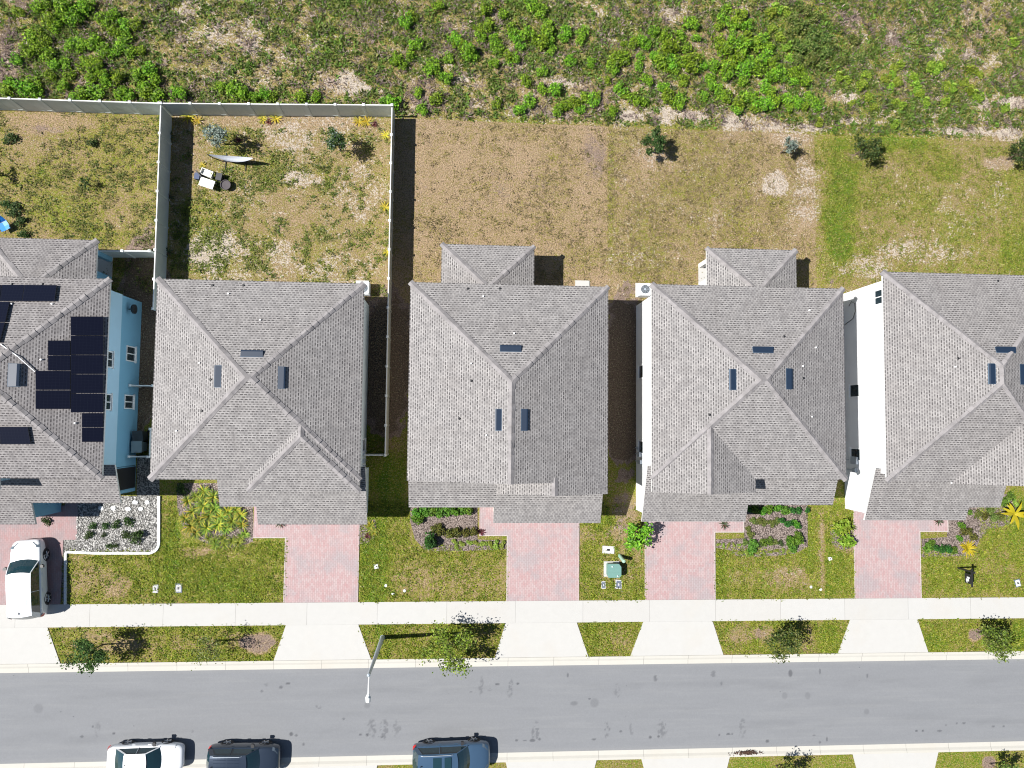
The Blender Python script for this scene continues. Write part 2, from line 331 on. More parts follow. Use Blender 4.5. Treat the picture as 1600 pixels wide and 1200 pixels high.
SC = [  # scrub field patches
    pp(545, 135, 40, 16, -.3, .55), pp(520, 118, 30, 10, -.2, .35), pp(600, 150, 12, 14, -.2, .4), pp(660, 140, 30, 25, -.2, .12, .4), pp(730, 125, 30, 14, -.2, .1, .5), pp(800, 110, 30, 30, -.15, .05, .4), pp(930, 150, 50, 18, -.1, .1, .3),
    pp(890, 130, 40, 8, -.2, .35), pp(1020, 180, 60, 14, -.2, .45), pp(1090, 186, 20, 12, -.2, .55), pp(985, 182, 20, 8, 0, .4), pp(1175, 195, 60, 12, -.2, .4, .1), pp(1050, 25, 30, 16, -.1, .2, .4), pp(1320, 30, 30, 20, -.1, .1, .6),
    pp(1395, 60, 16, 14, -.2, .2, .6), pp(1320, 150, 24, 12, -.2, .45), pp(1350, 190, 50, 6, -.1, .6), pp(1585, 160, 26, 10, -.5, .8), pp(1530, 160, 20, 14, -.1, .45), pp(1500, 205, 70, 7, -.2, .55), pp(1580, 210, 30, 12, -.2, .4), pp(1450, 70, 40, 30, 0, .22), pp(1530, 80, 30, 30, -.05, .22),
    pp(1560, 50, 20, 14, -.1, .3), pp(1240, 200, 60, 10, -.2, .3, .2), pp(300, 40, 60, 30, 0, .2), pp(350, 60, 60, 30, 0, .25), pp(450, 70, 80, 30, .1, .16), pp(570, 30, 50, 20, -.05, .15, .3), pp(10, 90, 24, 60, -.1, .02, .6), pp(40, 5, 24, 12, -.2, 0, .7), pp(130, 90, 80, 50, .1, -.1, .3),
    pp(700, 165, 80, 12, -.1, .12, .35), pp(850, 175, 60, 10, -.1, .2, .3), pp(760, 60, 120, 40, 0, 0, .3), pp(880, 25, 60, 20, .15, 0, 0), pp(960, 40, 40, 30, .2, 0, .05), pp(1250, 60, 60, 50, .35, -.3, -.2), pp(1140, 180, 60, 8, 0, .2, .1), pp(480, 150, 40, 8, .1, .1),
    pp(320, 110, 50, 20, .05, .3), pp(230, 60, 20, 30, 0, .1, .2),
]
FX = [-19.55, -4.87, 9.95, 24.75]                       # lot lines
def cover(x, y, scrub):
    g = np.zeros_like(x); s = np.zeros_like(x); b = np.zeros_like(x)
    if scrub: g += 0.50; s += 0.38; b += 0.27
    else:
        lot = np.searchsorted(np.array(FX), x)
        back = y > 3; ver = (y < -13.2); front = (~back) & (~ver)
        for i, (bk, fr, ve) in enumerate([((.42, .14, .12), (.54, .06, .0), (.55, .06, .0)), ((.34, .37, .14), (.62, .0, .0), (.60, .04, .0)),
                                          ((.13, .10, .30), (.52, .03, .0), (.55, .04, .0)), ((.28, .30, .12), (.52, .14, .08), (.50, .06, .08)), ((.46, .29, .05), (.56, .04, .02), (.62, .02, .0))]):
            for msk, v in ((back, bk), (front, fr), (ver, ve)):
                k = (lot == i) & msk; g[k] += v[0]; s[k] += v[1]; b[k] += v[2]
        k = (lot == 1) & front & (x > -6.5); g[k] += .10
    n = vnoise(x, y, 0.45, 3) - 0.5; n2 = vnoise(x, y, 0.9, 5) - 0.5; n3 = vnoise(x, y, 0.7, 9) - 0.5; k = 1.0 if scrub else 0.7
    g += n * 0.75 * k; s += n2 * 0.8 * k; b += n3 * 0.7 * k
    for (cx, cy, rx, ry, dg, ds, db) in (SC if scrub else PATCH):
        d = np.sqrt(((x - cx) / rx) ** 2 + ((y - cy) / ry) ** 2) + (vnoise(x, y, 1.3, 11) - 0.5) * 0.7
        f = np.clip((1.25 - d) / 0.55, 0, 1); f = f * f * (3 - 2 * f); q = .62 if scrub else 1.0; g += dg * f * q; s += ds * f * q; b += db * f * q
    return g, s, b
def sheet(name, x0, x1, y0, y1, scrub, step=0.16, z=0.0, label=None):
    nx = int((x1 - x0) / step) + 1; ny = int((y1 - y0) / step) + 1
    X, Y = np.meshgrid(np.linspace(x0, x1, nx), np.linspace(y0, y1, ny)); Zz = (vnoise(X, Y, 0.8, 21) - 0.5) * (0.10 if scrub else 0.03) + z
    if scrub: Zz += (vnoise(X, Y, 2.5, 22) - 0.5) * 0.10
    g, s, b = cover(X, Y, scrub); me = bpy.data.meshes.new(name)
    me.vertices.add(nx * ny); me.vertices.foreach_set('co', np.stack([X, Y, Zz], -1).reshape(-1).astype(np.float32))
    i = np.arange(ny - 1)[:, None] * nx + np.arange(nx - 1)[None, :]; q = np.stack([i, i + 1, i + nx + 1, i + nx], -1).reshape(-1); n = q.size // 4
    me.loops.add(n * 4); me.loops.foreach_set('vertex_index', q.astype(np.int32)); me.polygons.add(n)
    me.polygons.foreach_set('loop_start', np.arange(0, n * 4, 4, dtype=np.int32)); me.update(calc_edges=True)
    a = me.attributes.new('Cover', 'FLOAT_COLOR', 'POINT'); cc = np.ones((nx * ny, 4), np.float32)
    cc[:, 0] = g.reshape(-1); cc[:, 1] = s.reshape(-1); cc[:, 2] = b.reshape(-1); a.data.foreach_set('color', cc.reshape(-1))
    me.polygons.foreach_set('use_smooth', np.ones(n, bool)); me.materials.append(M_ground)
    o = bpy.data.objects.new(name, me); col.objects.link(o); return tag(o, kind='structure')
YK1, YK0 = -15.56, -16.14; YR = -21.74; YF = -22.30; YS1, YS0 = -11.86, -13.30; YB = 20.75
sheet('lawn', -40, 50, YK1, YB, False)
sheet('scrub_field', -40, 50, YB, 42, True)
sheet('far_verge', -40, 50, -34, YF, False)
b = MB()
for x0, x1, y0, y1 in ((-1500, 1500, 42, 1500), (-1500, 1500, -1500, -34), (-1500, -40, -34, YF), (50, 1500, -34, YF), (-1500, -40, YK1, 42), (50, 1500, YK1, 42)):
    b.face([(x0, y0, -0.02), (x1, y0, -0.02), (x1, y1, -0.02), (x0, y1, -0.02)])
tag(b.build('ground', M_far), kind='structure')

# road, kerbs, pavement, drives
def asphalt():
    m, t, b = mat('asphalt'); pos = geo_pos(t)
    st = nd(t, 'ShaderNodeMapping', ins={0: pos, 3: (0.25, 1.3, 1)}).outputs[0]
    n0 = noise_(t, pos, 0.22, 3); n1 = noise_(t, st, 1.2, 5); n2 = noise_(t, pos, 14, 3, .7); n3 = noise_(t, pos, 45, 2)
    c = mix_(t, n1, (0.184, 0.189, 0.198), (0.226, 0.231, 0.240)); c = mix_(t, math_(t, 'MULTIPLY', n0, 0.2), c, (0.15, 0.155, 0.165)); c = mix_(t, math_(t, 'MULTIPLY', step_(t, noise_(t, pos, 9, 3, .8), .3, .7), 0.16), c, (0.10, 0.103, 0.108)); c = mix_(t, math_(t, 'MULTIPLY', step_(t, noise_(t, nd(t, 'ShaderNodeMapping', ins={0: pos, 3: (0.05, 1.0, 1)}).outputs[0], 3.0, 3, .6), .5, .7), 0.12), c, (0.30, 0.30, 0.29))
    c = mix_(t, math_(t, 'MULTIPLY', n3, 0.40), c, (0.10, 0.107, 0.118)); c = mix_(t, math_(t, 'MULTIPLY', step_(t, n2, .62, .8), 0.4), c, (0.30, 0.31, 0.33))
    # oil drips and tyre scuffs: sparse small dark spots, denser along the parking side and the wheel lanes
    sy = nd(t, 'ShaderNodeSeparateXYZ', ins={0: pos}).outputs[1]
    lane = 0.6
    v = nd(t, 'ShaderNodeTexVoronoi', ins={'Vector': nd(t, 'ShaderNodeMapping', ins={0: pos, 3: (1.0, 1.5, 1)}).outputs[0], 'Scale': 1.6, 'Randomness': 1.0})
    d = math_(t, 'ADD', v.outputs['Distance'], math_(t, 'MULTIPLY', math_(t, 'SUBTRACT', n2, .5), 0.10))
    rr = nd(t, 'ShaderNodeSeparateColor', ins={0: v.outputs['Color']})
    siz = math_(t, 'MULTIPLY', math_(t, 'POWER', rr.outputs[0], 9.0), 0.09)
    sp = math_(t, 'MULTIPLY', math_(t, 'LESS_THAN', d, siz), math_(t, 'MULTIPLY', lane, 0.75))
    c = mix_(t, sp, c, (0.035, 0.037, 0.045))
    stn = step_(t, noise_(t, nd(t, 'ShaderNodeMapping', ins={0: pos, 3: (0.9, 0.5, 1)}).outputs[0], 2.1, 5, .75), .64, .74)
    c = mix_(t, math_(t, 'MULTIPLY', stn, 0.16), c, (0.06, 0.063, 0.075)); at_ = nd(t, 'ShaderNodeAttribute', attribute_name='Stain').outputs['Fac']; c = mix_(t, at_, c, (0.028, 0.029, 0.036))
    ed = step_(t, math_(t, 'ABSOLUTE', math_(t, 'ADD', sy, 18.94)), 2.5, 2.8); c = mix_(t, math_(t, 'MULTIPLY', ed, 0.12), c, (0.30, 0.29, 0.27))
    t.links.new(c, b.inputs['Base Color']); b.inputs['Roughness'].default_value = 0.9; bump_(t, b, n3, 0.3, 0.01); return m
def concrete(name, c0, joint=None, jw=0.010, off=0.0):
    m, t, b = mat(name); pos = geo_pos(t); n0 = noise_(t, pos, 0.35, 3); n1 = noise_(t, pos, 2.2, 5, .6); n3 = noise_(t, pos, 50, 2)
    c = mix_(t, n1, tuple(x * 0.94 for x in c0), tuple(x * 1.04 for x in c0)); c = mix_(t, math_(t, 'MULTIPLY', step_(t, n0, .5, .75), 0.16), c, (0.42, 0.36, 0.28))
    c = mix_(t, math_(t, 'MULTIPLY', n3, 0.18), c, (0.28, 0.27, 0.25))
    c = mix_(t, math_(t, 'MULTIPLY', step_(t, noise_(t, pos, 4.5, 6, .8), .66, .76), 0.22), c, (0.2, 0.19, 0.17))
    if joint:
        sx = nd(t, 'ShaderNodeSeparateXYZ', ins={0: pos}).outputs[0]
        q = math_(t, 'DIVIDE', math_(t, 'ADD', sx, 60.0 + off), joint); f = math_(t, 'FRACT', q)
        k = math_(t, 'LESS_THAN', f, jw * 2 / joint)
        pr = nd(t, 'ShaderNodeTexWhiteNoise', noise_dimensions='1D', ins={'W': math_(t, 'FLOOR', q)}).outputs[0]
        c = mix_(t, math_(t, 'MULTIPLY', pr, 0.10), c, (0.33, 0.29, 0.24)); c = mix_(t, math_(t, 'MULTIPLY', k, 0.7), c, (0.14, 0.13, 0.12))
    t.links.new(c, b.inputs['Base Color']); b.inputs['Roughness'].default_value = 0.85; bump_(t, b, n3, 0.15, 0.01); return m
M_conc = concrete('concrete', (0.435, 0.428, 0.408)); M_walk = concrete('pavement_concrete', (0.430, 0.425, 0.408), 4.55, .010); M_kerb = concrete('kerb_concrete', (0.46, 0.445, 0.40), 3.05, .012, .8)
def pavers(name, a, bb, g):
    m, t, b = mat(name); pos = geo_pos(t)
    br = nd(t, 'ShaderNodeTexBrick', ins={'Vector': nd(t, 'ShaderNodeMapping', ins={0: pos, 2: (0, 0, PI / 2)}).outputs[0], 'Color1': (0, 0, 0, 1), 'Color2': (1, 1, 1, 1), 'Mortar': (.5, .5, .5, 1), 'Scale': 1.0, 'Mortar Size': 0.008, 'Bias': 0.0, 'Brick Width': 0.23, 'Row Height': 0.12})
    n0 = noise_(t, pos, 0.7, 4, .6); n1 = noise_(t, pos, 3, 4)
    f = math_(t, 'ADD', math_(t, 'MULTIPLY', nd(t, 'ShaderNodeSeparateColor', ins={0: br.outputs[0]}).outputs[0], 0.55), math_(t, 'MULTIPLY', n1, 0.45))
    c = mix_(t, f, a, bb); c = mix_(t, math_(t, 'MULTIPLY', step_(t, n0, .44, .64), 0.6), c, g)
    c = mix_(t, math_(t, 'MULTIPLY', br.outputs['Fac'], 0.6), c, (0.17, 0.13, 0.125)); c = mix_(t, math_(t, 'MULTIPLY', noise_(t, pos, 40, 2), .15), c, (.16, .14, .14))
    t.links.new(c, b.inputs['Base Color']); b.inputs['Roughness'].default_value = 0.85; bump_(t, b, br.outputs['Fac'], -0.2, 0.01); return m
M_pave = pavers('pink_pavers', (0.36, 0.205, 0.205), (0.41, 0.335, 0.33), (0.285, 0.265, 0.275))
M_pave1 = pavers('red_pavers', (0.31, 0.165, 0.16), (0.33, 0.25, 0.25), (0.24, 0.21, 0.215))
M_edge = plain('edging_concrete', (0.40, 0.35, 0.33), 0.85, var=.3)
STN_SHADE = [(60,1107,6,6,.30,0),(153,1140,4,11,.4,1),(178,1146,2,1.5,1,0),(128,1151,2.5,1.5,.9,0),(145,1135,1.5,1.5,.8,0),(416,1069,3,1.5,.7,1),(439,1074,2.5,2,.8,0),(450,1068,3,1.5,.9,0),(409,1080,2,1.5,.7,0),(497,1105,4,2.5,.6,1),(455,1147,2.5,2.5,1,0),(463,1149,2,1.5,.8,0),(474,1163,1.5,2,.8,0),(537,1123,2,1.5,.7,0),
 (581,1138,6,13,.6,1),(601,1139,6,13,.6,1),(620,1138,5,11,.45,1),(574,1148,2,2,1,0),(595,1151,5,1.5,.9,1),(563,1148,2,1.5,.9,0),(574,1102,4,4,.35,0),(752,1074,3,14,.5,1),(777,1069,3,1.5,.9,0),(766,1078,3,2,.5,1),(797,1075,4,12,.55,1),(736,1081,2,1,.7,0),(809,1068,2,1.5,1,0),(837,1142,5,13,.6,1),(832,1157,4,2,.9,0),(807,1157,2,1.5,.9,0),(820,1157,2.5,1,.9,0),(843,1155,2,1.5,.9,0),(887,1055,1.5,3,.8,0),  # the faint spot below the lamp head paints the lamp's shadow
 (897,1099,5,3,.45,0),(929,1098,6,6,.35,0),(921,1092,2,1,.9,0),(928,1155,3,1.2,1,0),(948,1140,4,11,.55,1),(970,1143,2,1.5,.8,0),(987,1140,3,9,.4,1),(1025,1059,3,5,.7,1),(1034,1138,7,12,.75,1),(1016,1152,2,2,1,0),(1029,1151,2,1.5,1,0),(964,1080,4,10,.4,1),(1114,1054,3,5,.6,1),(1127,1068,1.5,3,.6,0),(1160,1138,5,13,.5,1),(1138,1147,3,1.2,1,0),(1144,1147,1.5,1.2,.9,0),(1124,1148,1.5,1.5,.8,0),
 (1199,1158,2.5,2,.9,0),(1235,1052,3,5,.85,0),(1226,1087,4,5,.3,0),(1262,1087,4,5,.3,0),(1281,1049,1.5,4,.7,0),(1355,1056,1.5,3,.7,0),(1354,1112,4,4,.35,0),(1292,1155,1.5,3,.8,0),(1281,1160,1.5,2,.8,0),(1272,1149,2,1.2,.8,0),(1432,1142,1.8,1.3,1,0),(1442,1142,1.8,1.3,1,0),(1468,1142,3.5,1.3,1,0),(1506,1130,3,1,.9,0),(1495,1130,1.5,1.2,.9,0),(1478,1133,1.5,1.2,.8,0),(1552,1135,3,1,.7,0),(1568,1135,1.5,1.5,.8,0),(10,1120,6,2,.3,1),(300,1146,2,4,.5,1),(95,1112,1,1,.7,0),(690,1190,1,1,1,0)]
x0_, x1_ = -40.0, 50.0; ny, nx = 90, 1500; X, Y = np.meshgrid(np.linspace(x0_, x1_, nx), np.linspace(YR, YK0, ny)); sm_ = np.zeros_like(X)
wx, wy = (vnoise(X, Y, 2.2, 61) - .5) * .25, (vnoise(X, Y, 2.2, 62) - .5) * .25; nz = vnoise(X, Y, 7.0, 63)
for px, py, rx, ry, st, fl in STN_SHADE:
    cx, cy = P(px, py, -.055); rx, ry = rx / 23.2 * 1.15, ry / 23.2 * 1.15; d = np.sqrt(((X + wx * fl - cx) / rx) ** 2 + ((Y + wy * fl - cy) / ry) ** 2); f = np.clip((1.15 - d) / .35, 0, 1) * st * (.75 if rx < .3 else .55)
    if fl: f = f * np.clip((nz - .44) * 7, 0, 1)
    sm_ = np.maximum(sm_, f * .85)
lane_ = np.exp(-((Y + 17.6) / .35) ** 2) + np.exp(-((Y + 20.3) / .5) ** 2) + .6 * np.exp(-((Y + 19.0) / .25) ** 2); sm_ = np.maximum(sm_, np.clip(vnoise(X * .35, Y * 1.6, 1.0, 64) - .42, 0, 1) * .35 * lane_)
me = bpy.data.meshes.new('road'); me.vertices.add(nx * ny); me.vertices.foreach_set('co', np.stack([X, Y, np.full_like(X, -.055)], -1).reshape(-1).astype(np.float32))
i_ = np.arange(ny - 1)[:, None] * nx + np.arange(nx - 1)[None, :]; q_ = np.stack([i_, i_ + 1, i_ + nx + 1, i_ + nx], -1).reshape(-1); n_ = q_.size // 4
me.loops.add(n_ * 4); me.loops.foreach_set('vertex_index', q_.astype(np.int32)); me.polygons.add(n_); me.polygons.foreach_set('loop_start', np.arange(0, n_ * 4, 4, dtype=np.int32)); me.update(calc_edges=True)
a_ = me.attributes.new('Stain', 'FLOAT', 'POINT'); a_.data.foreach_set('value', sm_.reshape(-1).astype(np.float32)); M_asph = asphalt(); me.materials.append(M_asph)
o_ = bpy.data.objects.new('road', me); col.objects.link(o_); tag(o_, kind='structure')
b = MB()
for a, c in ((-300, x0_), (x1_, 300)): b.face([(a, YR, -.055), (c, YR, -.055), (c, YK0, -.055), (a, YK0, -.055)])
tag(b.build('road', M_asph), kind='structure')
for nm, s, y in (('kerb', 1, YK0), ('kerb', -1, YR)):
    b = MB(); H = 0.58 if s > 0 else 0.56
    pr = [(y, -0.3), (y, -0.05), (y + s * .28, -0.035), (y + s * .42, 0.05), (y + s * H, 0.075), (y + s * H, -0.3)]
    if s > 0: pr = pr[::-1]
    b.prism_x(pr, -300, 300); tag(b.build(nm, M_kerb), kind='structure')
b = MB(); b.box(-300, 300, YS0, YS1, -0.1, 0.050); tag(b.build('pavement', M_walk), kind='structure')
def px_slab(name, pts, z, m, t=0.12, kind='structure'):
    b = MB(); b.slab([P3(x, y, z) for x, y in pts][::-1], t); return tag(b.build(name, m), kind=kind)
def quad_w(name, a, z, m):
    b = MB(); b.slab([(x, y, z) for x, y in a], 0.12); return tag(b.build(name, m), kind='structure')
def X_(px, py=976): return P(px, py)[0]
AP = [((-70, 75), (-90, 95)), ((447, 560), (428, 580)), ((790, 901), (773, 919)), ((1005, 1113), (985, 1130)), ((1328, 1433), (1309, 1450))]
for (a0, a1), (c0, c1) in AP:
    x0, x1, u0, u1 = X_(a0, 973), X_(a1, 973), X_(c0, 1025), X_(c1, 1025)
    quad_w('driveway_apron', [(u0, YK1 + .004, .055), (u1, YK1 + .004, .055), (x1, YS0 - .004, .055), (x0, YS0 - .004, .055)] and [(u0, YK1 + .004), (u1, YK1 + .004), (x1, YS0 - .004), (x0, YS0 - .004)], 0.046, M_conc)
for (a0, a1) in ((-60, 590), (790, 932), (1002, 1140), (1332, 1466)):
    x0, x1 = X_(a0, 1190), X_(a1, 1190)
    quad_w('driveway_apron', [(x0 + 1.0, -26), (x1 - 1.0, -26), (x1, YF - .004), (x0, YF - .004)], 0.046, M_conc)
TOPZ = 0.042
def drive(x0, x1, ytop, walk, m, edge=True):
    """drive from the pavement to the garage, with the L of the front walk"""
    (wx0, wx1, wy0, wy1) = walk
    if wx1 <= x0 + .01: poly = [(x0, YS1 + .004), (x1, YS1 + .004), (x1, ytop), (wx0, wy1), (wx0, wy0), (x0, wy0)]; poly = [(x0, YS1 + .004), (x1, YS1 + .004), (x1, ytop), (wx1, ytop), (wx1, wy1), (wx0, wy1), (wx0, wy0), (x0, wy0)]
    else: poly = [(x0, YS1 + .004), (x1, YS1 + .004), (x1, wy0), (wx1, wy0), (wx1, wy1), (wx0, wy1), (wx0, ytop), (x0, ytop)]
    b = MB(); b.slab([(x, y, TOPZ) for x, y in poly], 0.12); tag(b.build('driveway', m), kind='structure')
    if edge:
        b = MB(); e = .065
        if wx1 <= x0 + .01: segs = [(x0 - e, x0, YS1 + .004, wy0), (wx0, x0 - e, wy0 - e, wy0), (x1, x1 + e * .5, YS1 + .004, ytop)]
        else: segs = [(x1, x1 + e, YS1 + .004, wy0), (x1 + e, wx1, wy0 - e, wy0), (wx1, wx1 + e, wy0 - e, wy1), (x0 - e * .5, x0, YS1 + .004, ytop)]
        for q in segs: b.box(*q, -.06, .05)
        tag(b.build('driveway_edging', M_edge), kind='structure')
drive(X_(446, 880), X_(560, 880), -5.6, (X_(396, 830), X_(446, 880), -7.62, -4.6), M_pave)
drive(X_(793, 880), X_(904, 880), -5.4, (X_(749, 820), X_(793, 880), -7.50, -4.6), M_pave)
drive(X_(1008, 880), X_(1116, 880), -5.6, (X_(1116, 880), X_(1161, 830), -7.28, -4.6), M_pave)
drive(X_(1335, 880), X_(1437, 880), -5.6, (X_(1437, 880), X_(1480, 830), -7.25, -4.6), M_pave)
drive(-33.2, X_(97, 900), -5.6, (X_(97, 900), X_(121, 830), -7.78, -4.6), M_pave1, edge=False)
# the neighbour's pavers west of it
# planting beds
def bedmat(name, a, bb, sc):
    m, t, b = mat(name); pos = geo_pos(t); v = nd(t, 'ShaderNodeTexVoronoi', ins={'Vector': pos, 'Scale': sc})
    r = nd(t, 'ShaderNodeSeparateColor', ins={0: v.outputs['Color']}).outputs[0]
    c = mix_(t, r, a, bb); c = mix_(t, step_(t, v.outputs['Distance'], .35, .75), c, tuple(x * .25 for x in a)); c = mix_(t, math_(t, 'MULTIPLY', noise_(t, pos, 3, 3), .3), c, a)
    t.links.new(c, b.inputs['Base Color']); b.inputs['Roughness'].default_value = .95; bump_(t, b, v.outputs['Distance'], -0.7, .04); return m
M_gravel = bedmat('gravel', (0.13, 0.125, 0.115), (0.36, 0.35, 0.325), 11); M_mulch = bedmat('mulch', (0.14, 0.105, 0.09), (0.34, 0.28, 0.25), 14)
px_slab('gravel_bed', [(121, 775), (214, 775), (214, 715), (249, 715), (249, 850), (245, 859), (236, 864), (104, 864), (104, 943), (97, 943), (95, 838), (121, 838)], .02, M_gravel)
px_slab('mulch_bed', [(276, 755), (395, 755), (395, 846), (372, 855), (350, 856), (320, 848), (298, 836), (284, 820), (277, 795)], .02, M_mulch)
px_slab('mulch_bed', [(640, 780), (746, 780), (746, 843), (792, 845), (792, 858), (700, 862), (664, 860), (648, 842), (641, 815)], .02, M_mulch)
px_slab('mulch_bed', [(1163, 780), (1262, 780), (1262, 855), (1240, 866), (1190, 870), (1150, 868), (1140, 860), (1119, 856), (1119, 843), (1163, 841)], .02, M_mulch)
px_slab('mulch_bed', [(1480, 790), (1580, 770), (1596, 800), (1575, 820), (1545, 828), (1530, 845), (1520, 868), (1440, 871), (1440, 842), (1480, 839)], .02, M_mulch)
px_slab('mulch_bed', [(560, 812), (586, 812), (590, 836), (575, 848), (561, 850)], .02, M_mulch)
px_slab('mulch_bed', [(1296, 820), (1332, 815), (1333, 855), (1318, 860), (1300, 850)], .02, M_mulch)

# ============================================================ HOUSES
SL = 0.36; ZE = 5.6; LSL = 0.40; LZ = 2.9; LY = -6.4
def lowz(y): return LZ + (y - LY) * LSL
def uvx(pts, y0, s=1):   # eave runs along x; v measured up the slope
    k = math.hypot(1, SL); return [(p[0], abs(p[1] - y0) * k) for p in pts]
def uvy(pts, x0): k = math.hypot(1, SL); return [(p[1], abs(p[0] - x0) * k) for p in pts]
def hip(b, caps, x0, x1, y0, y1, ze, south='hip', north='hip', th=.16):
    W, D = x1 - x0, y1 - y0
    if south == 'hip' and north == 'hip' and W > D:
        h = D / 2; A = (x0 + h, y0 + h, ze + h * SL); B = (x1 - h, y0 + h, ze + h * SL)
        c = [(x0, y0, ze), (x1, y0, ze), (x1, y1, ze), (x0, y1, ze)]
        for pts, uv in (([c[0], c[1], B, A], 'x0'), ([c[2], c[3], A, B], 'x1'), ([c[3], c[0], A], 'y0'), ([c[1], c[2], B], 'y1')):
            b.slab(pts, th, 0, 1, uvx(pts, y0 if uv == 'x0' else y1) if uv[0] == 'x' else uvy(pts, x0 if uv == 'y0' else x1))
        caps += [(c[0], A), (c[1], B), (c[2], B), (c[3], A), (A, B)]; return
    h = W / 2; xc = (x0 + x1) / 2; zr = ze + h * SL
    S = (xc, y0 + h, zr) if south == 'hip' else (xc, y0, zr); N = (xc, y1 - h, zr) if north == 'hip' else (xc, y1, zr)
    c = [(x0, y0, ze), (x1, y0, ze), (x1, y1, ze), (x0, y1, ze)]
    p = [c[3], c[0], S, N]; b.slab(p, th, 0, 1, uvy(p, x0)); p = [c[1], c[2], N, S]; b.slab(p, th, 0, 1, uvy(p, x1))
    if south == 'hip': p = [c[0], c[1], S]; b.slab(p, th, 0, 1, uvx(p, y0)); caps += [(c[0], S), (c[1], S)]
    if north == 'hip': p = [c[2], c[3], N]; b.slab(p, th, 0, 1, uvx(p, y1)); caps += [(c[2], N), (c[3], N)]
    if S[1] < N[1] - .05: caps.append((S, N))
def cap_line(b, a, c, rng):
    a = Vector(a); c = Vector(c); d = c - a; L = d.length; d.normalize(); s = d.cross(Vector((0, 0, 1))).normalized(); drop = 0.40 if abs(d.z) > .05 else SL
    if abs(d.z) > .05: drop = SL / math.sqrt(2)
    n = max(1, int(L / .40)); st = L / n
    for i in range(n):
        p = a + d * (i * st - .02); q = a + d * ((i + 1) * st + .05); w = .18 + rng.uniform(-.03, .03); h0 = .065 + rng.uniform(-.025, .03); h1 = .022
        def pt(o, sx, h): v = o + s * (sx * w); return (v.x, v.y, v.z + h - abs(sx) * w * drop)
        A = [pt(p, -1, h0 * .5), pt(p, 0, h0 + .02), pt(p, 1, h0 * .5)]; B = [pt(q, -1, h1 * .5), pt(q, 0, h1 + .02), pt(q, 1, h1 * .5)]
        b.face([A[0], A[1], B[1], B[0]][::-1]); b.face([A[1], A[2], B[2], B[1]][::-1]); lo = lambda v: (v[0], v[1], v[2] - .09)
        b.face([lo(A[0]), lo(A[2]), A[2], A[1], A[0]]); b.face([lo(A[0]), A[0], B[0], lo(B[0])]); b.face([A[2], lo(A[2]), lo(B[2]), B[2]])
def slopeN(H): return lambda x, y: ZE + (H['y1'] - y) * SL
def slopeS(H): return lambda x, y: ZE + (y - H['y0']) * SL
def slopeW(H): return lambda x, y: ZE + (x - H['x0']) * SL
def slopeE(H): return lambda x, y: ZE + (H['x1'] - x) * SL
def frame_of(side):   # downslope direction and along-eave direction
    return {'N': (Vector((0, 1, -SL)).normalized(), Vector((1, 0, 0))), 'S': (Vector((0, -1, -SL)).normalized(), Vector((-1, 0, 0))),
            'W': (Vector((-1, 0, -SL)).normalized(), Vector((0, 1, 0))), 'E': (Vector((1, 0, -SL)).normalized(), Vector((0, -1, 0)))}[side]
def window(root, x, y0, y1, z0, z1, side, mull=True, wallp=None, name='window'):
    """window in a wall facing +x or -x"""
    s = 1 if side == 'E' else -1; b = MB(); t = .07; X0, X1 = sorted((x + s * .003, x + s * .055))
    for q in ((y0, y1, z0, z0 + t), (y0, y1, z1 - t, z1), (y0, y0 + t, z0 + t, z1 - t), (y1 - t, y1, z0 + t, z1 - t)): b.box(X0, X1, *q)
    if mull: ym = (y0 + y1) / 2; b.box(X0 - .0, X1 - .008, ym - .03, ym + .03, z0 + t, z1 - t)
    b.box(min(x, x + s * .11), max(x, x + s * .11), y0 - .05, y1 + .05, z0 - .07, z0 - .002)
    f = b.build(name, M_frame, root); b = MB(); X0, X1 = sorted((x + s * .002, x + s * .02))
    b.box(X0, X1, y0 + t, y1 - t, z0 + t, z1 - t); g = b.build('pane', M_glass, None, org=(0, 0, 0))
    g.data.transform(Matrix.Translation(-Vector(root.location))); g.parent = f
    return f
